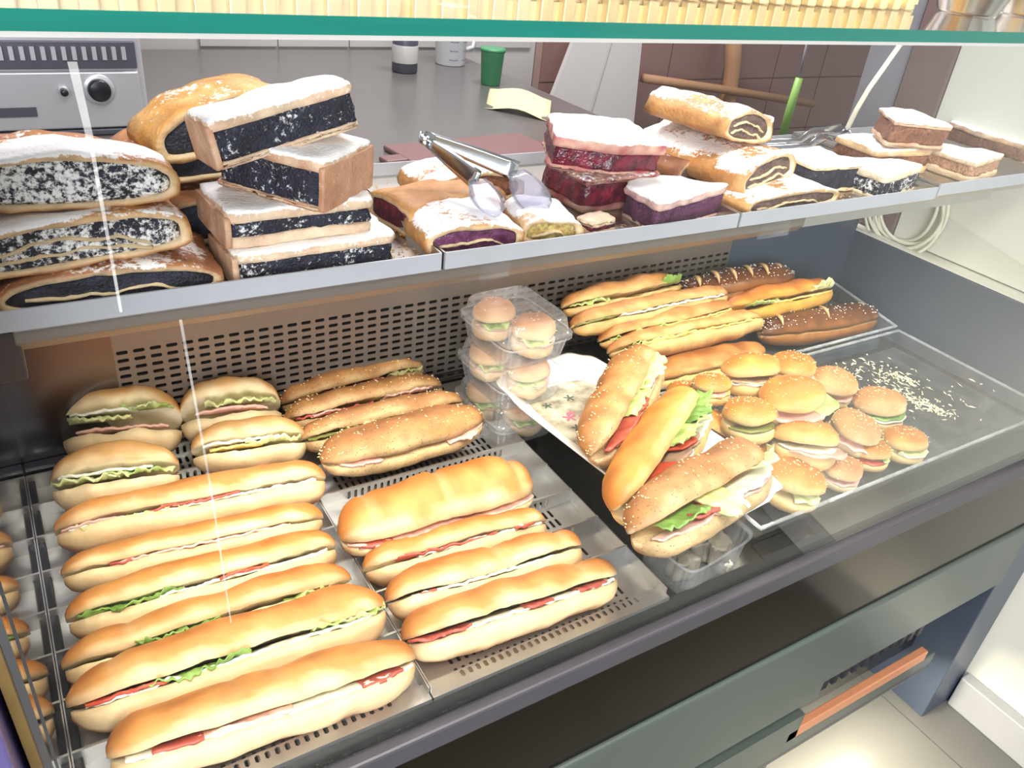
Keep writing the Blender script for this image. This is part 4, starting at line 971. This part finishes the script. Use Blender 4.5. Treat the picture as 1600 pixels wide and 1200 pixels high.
cake('cherry_pie', 'big top cherry pie slice with snowy top and red side', GJ, (0.632, 0.795, ZS+0.042), -10, [(-0.075, -0.03), (0.0, -0.05), (0.072, -0.042), (0.064, 0.055), (-0.05, 0.055)], 0.042, filling=RED, crust=L3(176, 84, 88), fsug=.1, base_h=.16, top_h=.36, wet=True, side_sug=.12, tilt=(4, 3), sug=.78)
cake('cherry_pie', 'dark red cherry pie slice under the big one', GJ, (0.640, 0.785, ZS), 4, [(-0.065, -0.045), (0.055, -0.05), (0.065, 0.05), (-0.06, 0.05)], 0.041, filling=RED, crust=L3(150, 60, 64), fsug=.15, base_h=.2, top_h=.16, wet=True, side_sug=0.1, sug=.46)
cake('cherry_pie', 'front triangular cherry pie slice with white sugared top', GJ, (0.684, 0.708, ZS), 8, [(-0.068, -0.044), (0.082, -0.03), (-0.002, 0.062), (-0.054, 0.022)], 0.037, filling=PURP, crust=L3(206, 160, 160), fsug=.1, base_h=.06, top_h=.3, wet=False, side_sug=.2, sug=.8)
cake('pie_crumb', 'small broken crust piece in front of the dark cherry pie', None, (0.560, 0.685, ZS), 10, rectp(0.04, 0.026), 0.018, filling=RED, base_h=.4, top_h=.4, sug=.2, cat='crumb')

# ------------------------------------------------------------------ rolled strudels
GN = 'rolled brown strudels in the third shelf tray'
NUT = (L3(116, 92, 84), L3(84, 64, 60)); CR2 = (L3(182, 120, 64), L3(208, 156, 98))
S_('topmost rolled strudel with swirl of filling at its cut end', GN, (0.8327, 0.7400, 1.1695, 0.1099), 0.042, 0.135, 10, name='rolled_strudel', crust=CR2, sug=0.44, filling=NUT, swirl=2, nexp=2.0, tilt=(0, 8), fsug=.3)
S_('second rolled strudel, wide and brown with cut end to the right', GN, (0.8545, 0.7050, 1.1177, 0.1264), 0.046, 0.18, 12, name='rolled_strudel', crust=CR2, sug=0.46, filling=NUT, swirl=2, nexp=2.0, tilt=(0, -6), fsug=.3)
S_('bottom rolled strudel with sugar at the tray joint', GN, (0.8706, 0.6680, 1.0923, 0.1845), 0.028, 0.10, 2, ZS, name='rolled_strudel', crust=CR2, sug=0.52, filling=NUT, swirl=1, nexp=2.1, fsug=.25)
S_('dark strudel bottom hidden behind the triangular cherry pie', GN, (0.8045, 0.7800, 1.1025, 0.1046), 0.04, 0.09, 10, ZS, name='rolled_strudel', crust=(L3(130, 78, 52), L3(160, 104, 70)), sug=0.2, filling=NUT, swirl=0)
GQ = 'sugared poppy cakes in the third shelf tray'
K_('square poppy cake beside the rolled strudels', GQ, (0.9980, 0.7100, 1.0958, 0.0909), 0.040, 0.085, -4, ZS, fsug=0.3, base_h=.12, top_h=.2, crust=L3(220, 190, 150), sug=.78)
K_('wedge poppy cake at the end of the third tray', GQ, (1.1053, 0.6720, 1.0992, 0.1243), 0.036, 0.10, 8, ZS, poly=[(-.5, -.5), (.5, -.42), (.42, -.1), (-.42, .5)], fsug=0.44, base_h=.04, top_h=.36, crust=L3(226, 206, 176), sug=.8)
GE = 'sugared cake triangles in the rightmost shelf tray'
ZT = ZS+0.004
K_('highest cake triangle with white top and brown side', GE, (1.1973, 0.7300, 1.1453, 0.1133), 0.040, 0.09, -12, name='sugar_cake', poly=[(-.55, -.5), (.5, -.5), (.45, .5), (-.2, .4)], filling=BROWNF, base_h=.2, top_h=.2, crust=L3(180, 132, 102), sug=.8, side_sug=.12, tilt=(3, 4))
K_('rough golden cake under the highest triangle', GE, (1.1832, 0.7350, 1.1150, 0.1233), 0.04, 0.09, -6, ZT, name='sugar_cake', filling=BROWNF, base_h=.3, top_h=.3, crust=L3(210, 164, 110), sug=.68, side_sug=.15)
K_('cake triangle at the tray front, right of the highest one', GE, (1.3192, 0.6720, 1.1014, 0.1090), 0.036, 0.10, 6, ZT, name='sugar_cake', poly=[(-.5, -.5), (.55, -.4), (-.1, .5), (-.42, .4)], filling=(L3(200, 152, 118), L3(180, 132, 98)), base_h=.3, top_h=.3, crust=L3(226, 196, 160), sug=.8)
K_('flat cake triangle behind the front triangle', GE, (1.5074, 0.7600, 1.0944, 0.1133), 0.042, 0.09, -6, ZT, name='sugar_cake', poly=[(-.5, -.4), (.5, -.5), (.4, .5), (-.4, .5)], filling=BROWNF, base_h=.2, top_h=.25, crust=L3(190, 150, 126), sug=.8, side_sug=.15)
K_('cake piece cut off by the right picture edge', GE, (1.4858, 0.7000, 1.0984, 0.0545), 0.042, 0.09, 0, ZT, name='sugar_cake', filling=BROWNF, base_h=.3, top_h=.25, crust=L3(216, 170, 130), sug=.8, side_sug=.2)

cr = MB(); rnd = random.Random(23)
for (x0, x1, y0, y1, n) in ((0.30, 0.345, 0.66, 0.78, 70), (0.355, 0.40, 0.70, 0.90, 60), (0.56, 0.62, 0.66, 0.70, 40), (0.70, 0.80, 0.655, 0.67, 40), (0.90, 1.10, 0.66, 0.70, 60), (0.13, 0.17, 0.66, 0.72, 40)):
    for _ in range(n): crumb(rnd.uniform(x0, x1), rnd.uniform(y0, y1), ZS+0.0008, rnd.uniform(.0008, .0026), rnd.uniform(.0006, .0014), rnd.uniform(0, 3.1))
o = cr.build('tray_crumbs', F_past_crumb); o['kind'] = 'stuff'; tag(o, 'pastry crumbs scattered on the steel shelf trays', 'crumbs')
# ------------------------------------------------------------------ tongs
def strap(name, pts, widths, thick, mat, parent, side):
    """band swept through pts; side gives the width direction"""
    P = [Vector(p) for p in pts]; v, f = [], []; m = len(P); sd = Vector(side).normalized()
    for k in range(m):
        t = (P[min(k+1, m-1)]-P[max(k-1, 0)]).normalized(); s = (sd-t*sd.dot(t)).normalized(); n = t.cross(s); w = widths[k]/2
        for (a, b) in ((-1, 0.4), (-0.6, -0.4), (0.6, -0.4), (1, 0.4), (0.6, 0.6), (-0.6, 0.6)): v.append(tuple(P[k]+s*(a*w)+n*(b*thick)))
    for k in range(m-1):
        for q in range(6): f.append((k*6+q, k*6+(q+1) % 6, (k+1)*6+(q+1) % 6, (k+1)*6+q))
    f.append(tuple(range(6))); f.append(tuple((m-1)*6+q for q in range(6)))
    return mesh(name, v, f, mat, parent, True)
tg1 = root('tongs', 'sugar dusted serving tongs lying across the cherry strudels', 'tongs', (0.4844, 0.7600, 1.1272), group='serving tongs')
o1 = Vector(tg1.location)
def loc(p): return tuple(Vector(p)-o1)
b0 = Vector((0.4031, 0.8000, 1.1769)); a1 = Vector((0.4257, 0.7250, 1.1563)); a2 = Vector((0.4179, 0.6680, 1.1381)); c1 = Vector((0.4873, 0.7450, 1.1553)); c2 = Vector((0.4881, 0.6900, 1.1260))
def seg(a, b, n): return [a.lerp(b, i/n) for i in range(n+1)]
up = Vector((0, 0, 1))
strap('arm', [loc(p) for p in seg(b0, a1, 8)], [0.010, 0.012, 0.014, 0.016, 0.018, 0.019, 0.020, 0.021, 0.022], 0.002, M_tong, tg1, (0.2, 0.3, 1))
strap('arm', [loc(p) for p in seg(b0+Vector((0.002, 0.012, 0.004)), c1, 8)], [0.010, 0.012, 0.014, 0.016, 0.018, 0.019, 0.020, 0.021, 0.022], 0.002, M_tong, tg1, (0.2, 0.3, 1))
strap('bend', [loc(b0+Vector((-0.006*math.sin(PI*i/8), 0.006-0.006*math.cos(PI*i/8), 0.002*i/4))) for i in range(9)], [0.010]*9, 0.002, M_tong, tg1, (0.2, 0.3, 1))
strap('paddle', [loc(p) for p in seg(a1, a2, 6)], [0.018, 0.026, 0.033, 0.036, 0.034, 0.028, 0.008], 0.003, M_tongclear, tg1, (1.0, -0.15, 0.1))
strap('paddle', [loc(p) for p in seg(c1, c2, 6)], [0.018, 0.030, 0.038, 0.042, 0.042, 0.036, 0.014], 0.003, M_tongclear, tg1, (1.0, -0.2, 0.15))
tg2 = root('tongs', 'steel tongs lying behind the strudels beside the white cable', 'tongs', (0.99, 0.89, ZS+0.052), group='serving tongs')
o1 = Vector(tg2.location)
p0 = Vector((1.0386, 0.8850, 1.1202)); p1 = Vector((1.1215, 0.8850, 1.1180)); p2 = Vector((1.1543, 0.8850, 1.1320)); p3 = Vector((1.2225, 0.8850, 1.1342)); p4 = Vector((1.2352, 0.8750, 1.1095))
strap('arm', [loc(p) for p in (p0, p1, p1.lerp(p2, .5)+Vector((0, 0, .002)), p2, p3)], [0.012, 0.014, 0.016, 0.018, 0.022], 0.002, M_tong, tg2, (0, 1, 0.5))
q0 = Vector((1.0321, 0.8700, 1.1147)); q1 = Vector((1.1295, 0.8700, 1.1134)); q2 = Vector((1.1548, 0.8700, 1.1266))
strap('arm', [loc(p) for p in (q0, q1, q1.lerp(q2, .5), q2, p4)], [0.012, 0.014, 0.016, 0.020, 0.026], 0.002, M_tong, tg2, (0, 1, 0.5))
strap('paddle', [loc(p) for p in (p3, p3.lerp(p4, .5)+Vector((.004, 0, 0)), p4)], [0.03, 0.04, 0.03], 0.002, M_tong, tg2, (0, 1, 0.3))

# ------------------------------------------------------------------ on the glass top
gt = root('gold_tray', 'gold embossed foil tray standing on the glass top', 'tray', (0.2, 0.52, 1.3678))
box('tray_bed', -0.55, 0.48, -0.06, 0.10, 0.0, 0.004, M_gold, gt)
for k in range(60): box('rim_rib', -0.545+k*0.017, -0.545+k*0.017+0.009, -0.068, -0.0605, 0.0, 0.018, M_gold, gt, 0.001)
box('rim', -0.55, 0.48, -0.062, -0.058, 0.004, 0.021, M_gold, gt)
for k, (x, lab) in enumerate(((0.74, 'silver foil cup on the glass top next to the gold tray'), (0.84, 'silver foil cup on the glass top, rightmost'))):
    o = MB().lathe([(0.022, 0.0), (0.025, 0.002), (0.033, 0.022), (0.034, 0.0225), (0.032, 0.022), (0.024, 0.004)], 24).build('foil_cup', M_silver, None, True)
    o.location = (x, 0.45, 1.3678); tag(o, lab, 'cup', 'foil cups on the glass')

# ------------------------------------------------------------------ wall cable, kitchen behind
def coil():
    mb = MB(); c = Vector((1.4750, 0.8661, 0.9768)); rnd = random.Random(4)
    r = root('cable_coil', 'coiled cream cable hanging on the white wall behind the case', 'cable', tuple(c))
    for k in range(6):
        a, b = 0.060+0.010*rnd.random()+0.003*k, 0.068+0.016*rnd.random()+0.002*k; dy, dz = rnd.uniform(-.012, .012), rnd.uniform(-.012, .01)
        pts = [(-0.004-0.002*k+0.003*math.sin(3*t+k), dy+a*math.cos(t), dz+b*math.sin(t)-0.004*math.cos(2*t)) for t in [2*PI*i/40 for i in range(41)]]
        MB().tube(pts, 0.0034, 8, False).build('cable_loop', M_cable, r, True)
    box('hook', -0.004, 0.014, -0.006, 0.006, 0.045, 0.07, M_cable, r, 0.002)
coil()
pts = [(1.4110, 0.9550, 1.2623), (1.3841, 0.9550, 1.2215), (1.3569, 0.9550, 1.1803), (1.3398, 0.9550, 1.1427), (1.3293, 0.9550, 1.1054), (1.3307, 0.9550, 1.0643)]
P = [Vector(p) for p in pts]; fine = []
for i in range(len(P)-1):
    for j in range(4): fine.append(P[i].lerp(P[i+1], j/4))
fine.append(P[-1])
tag(MB().tube(fine, 0.0045, 8).build('hanging_cable', M_cable, None, True), 'single white cable hanging behind the steel tongs', 'cable')
ct = root('back_counter', 'grey steel work counter behind the display case', 'counter', (0.75, 2.15, 0))
box('worktop', -0.95, 0.73, -0.65, 0.65, 0.86, 0.9, M_counter, ct, 0.004)
box('carcass', -0.93, 0.71, -0.62, 0.63, 0.0, 0.859, M_ovendark, ct)
rb = root('chopping_board', 'dull red chopping board lying on the back counter', 'board', (0.93, 1.60, 0.9005), (0, 0, 0.1))
box('board', -0.19, 0.19, -0.09, 0.09, 0, 0.012, M_red, rb, 0.004); box('grip', -0.24, -0.188, -0.02, 0.02, 0, 0.012, M_red, rb, 0.004)
nap = MB(); n = 8
pc = Vector((1.2788, 1.9834, 0.9050)); 
for i in range(n+1):
    for j in range(n+1):
        u, v_ = i/n-.5, j/n-.5; x, y = (u+v_)*0.11, (u-v_)*0.16; nap.v.append((x, y, 0.012+0.012*math.sin(u*5)+0.008*math.cos(v_*6)))
for i in range(n):
    for j in range(n): a = i*(n+1)+j; nap.f.append((a, a+1, a+n+2, a+n+1))
o = nap.build('paper_sheet', M_paper, None, True); o.location = (pc.x, pc.y, 0.9045); so = o.modifiers.new('thick', 'SOLIDIFY'); so.thickness = 0.001
tag(o, 'yellow paper sheet lying on the grey counter', 'paper')
jc = (1.3616, 2.5613, 0.9000)
jr = root('measuring_jug', 'white measuring jug with grey stripes on the back counter', 'jug', jc)
MB().lathe([(0.046, 0), (0.050, 0.004), (0.055, 0.18), (0.057, 0.182), (0.053, 0.18), (0.047, 0.008)], 32).build('body', M_white, jr, True)
for k in range(5):
    for s0 in (-120, -65):
        pts = [(0.0535*math.cos(math.radians(s0+i*6)), 0.0535*math.sin(math.radians(s0+i*6)), 0.022+k*0.028) for i in range(6)]
        MB().tube(pts, 0.002, 6).build('stripe', M_grey, jr, True)
MB().tube([(0.055, 0, 0.15), (0.085, 0, 0.145), (0.092, 0, 0.10), (0.085, 0, 0.055), (0.052, 0, 0.045)], 0.007, 8).build('handle', M_white, jr, True)
gc = (1.3466, 2.2608, 0.9000)
gr_ = root('green_tub', 'green plastic tub beside the measuring jug', 'tub', gc)
MB().lathe([(0.028, 0), (0.030, 0.003), (0.036, 0.095), (0.039, 0.098), (0.034, 0.094), (0.026, 0.01)], 28).build('body', M_green, gr_, True)
MB().lathe([(0.040, 0.099), (0.040, 0.106), (0.03, 0.108)], 28).build('lid', M_green, gr_, True)
gj = (1.1444, 2.4525, 0.9000)
gl = root('glass_bottle', 'grey bottle standing left of the white jug', 'bottle', gj)
MB().lathe([(0.036, 0), (0.04, 0.004), (0.04, 0.13), (0.018, 0.17), (0.015, 0.20), (0.017, 0.205)], 24).build('body', M_ovendark, gl, True)
MB().lathe([(0.041, 0.03), (0.0412, 0.031), (0.0412, 0.08), (0.041, 0.081)], 24).build('bottle_label', M_ltile, gl, True)
# oven
ov = root('oven', 'steel oven with black dial at the upper left', 'oven', (0.02, 1.9, 0.921))
box('body', -0.5, 0.275, 0.0, 0.5, -0.02, 0.45, M_oven, ov, 0.004)
box('control_panel', -0.5, 0.262, -0.014, 0.0, -0.005, 0.105, M_oven, ov, 0.003)
box('vent_band', -0.5, 0.262, -0.010, 0.0, 0.11, 0.162, M_ovendark, ov, 0.002)
for k in range(30): box('vent_fin', 0.235-k*0.018, 0.235-k*0.018+0.008, -0.016, -0.0095, 0.128, 0.152, M_oven, ov)
box('handle_recess', -0.5, 0.065, -0.017, -0.0135, 0.022, 0.04, M_ovendark, ov); box('door_top', -0.5, 0.262, -0.016, 0.0, -0.0195, -0.008, M_ovendark, ov, 0.002)
def dial(x, z, r, nm):
    m = MB().lathe([(r, 0), (r, 0.008), (r*0.92, 0.010)], 28); m.v = [(a+x, -0.014-c, b+z) for a, b, c in m.v]; d = m.build(nm, M_oven, ov, True)
    m = MB().lathe([(r*0.72, 0.0095), (r*0.70, 0.024), (r*0.6, 0.026)], 28); m.v = [(a+x, -0.014-c, b+z) for a, b, c in m.v]; m.build('cap', M_knob, d, True)
dial(0.182, 0.073, 0.030, 'dial'); dial(0.118, 0.071, 0.010, 'indicator')
# pale board leaning by the tiled wall
pb = root('leaning_panel', 'pale grey tiled panel leaning behind the cherry pies', 'panel', (2.0395, 2.6000, 0.6097))
q = [Vector((1.7720, 2.6000, 0.6229)), Vector((2.2484, 2.6000, 0.5994)), Vector((2.2937, 2.7000, 1.0122)), Vector((1.9808, 2.7000, 1.0072))]
o1 = Vector(pb.location); lo = [p-o1 for p in q]
kk = (-q[0].z)/(q[3].z-q[0].z); lo[0], lo[1] = q[0]+(q[3]-q[0])*kk-o1, q[1]+(q[2]-q[1])*((-q[1].z)/(q[2].z-q[1].z))-o1
MB().prism([tuple(p) for p in lo], (0, 0.02, 0)).build('sheet', M_ltile, pb)
MB().tube([tuple(lo[0].lerp(lo[1], .42)+Vector((0, -.003, 0))), tuple(lo[3].lerp(lo[2], .55)+Vector((0, -.003, 0)))], 0.003, 6).build('joint', M_seal, pb)
# broom leaning at the brown wall
br = root('broom', 'wooden broom handle standing against the brown tiled wall', 'broom', (2.9257, 2.7500, 0.6516))
o1 = Vector(br.location)
MB().tube([loc((2.8682, 2.7800, 1.0343)), loc((2.9081, 2.7700, 0.8501)), loc((2.9174, 2.7500, 0.6519)), loc((2.72, 2.72, 0.0))], 0.036, 12).build('handle', M_wood, br, True)
MB().tube([loc((2.3550, 2.7200, 0.8074)), loc((2.8320, 2.7200, 0.7516)), loc((3.4643, 2.7200, 0.6722))], 0.018, 10).build('crossbar', M_wood, br, True)
sq = root('squeegee', 'lime green handle of a squeegee with thin grey rod', 'squeegee', (1.8316, 1.5000, 0.9460))
o1 = Vector(sq.location)
MB().tube([loc((1.8240, 1.5000, 0.9206)), loc((1.8254, 1.5000, 1.0051)), loc((1.8289, 1.5000, 1.0751))], [0.012, 0.011, 0.010], 10).build('grip', M_lime, sq, True)
MB().tube([loc((1.8289, 1.5000, 1.0751)), loc((1.8212, 1.5000, 1.1690))], 0.003, 8).build('rod', M_greybeam, sq, True)
MB().tube([loc((1.8240, 1.5000, 0.9206)), loc((1.66, 1.5, 0.0))], 0.008, 8).build('pole', M_greybeam, sq, True)
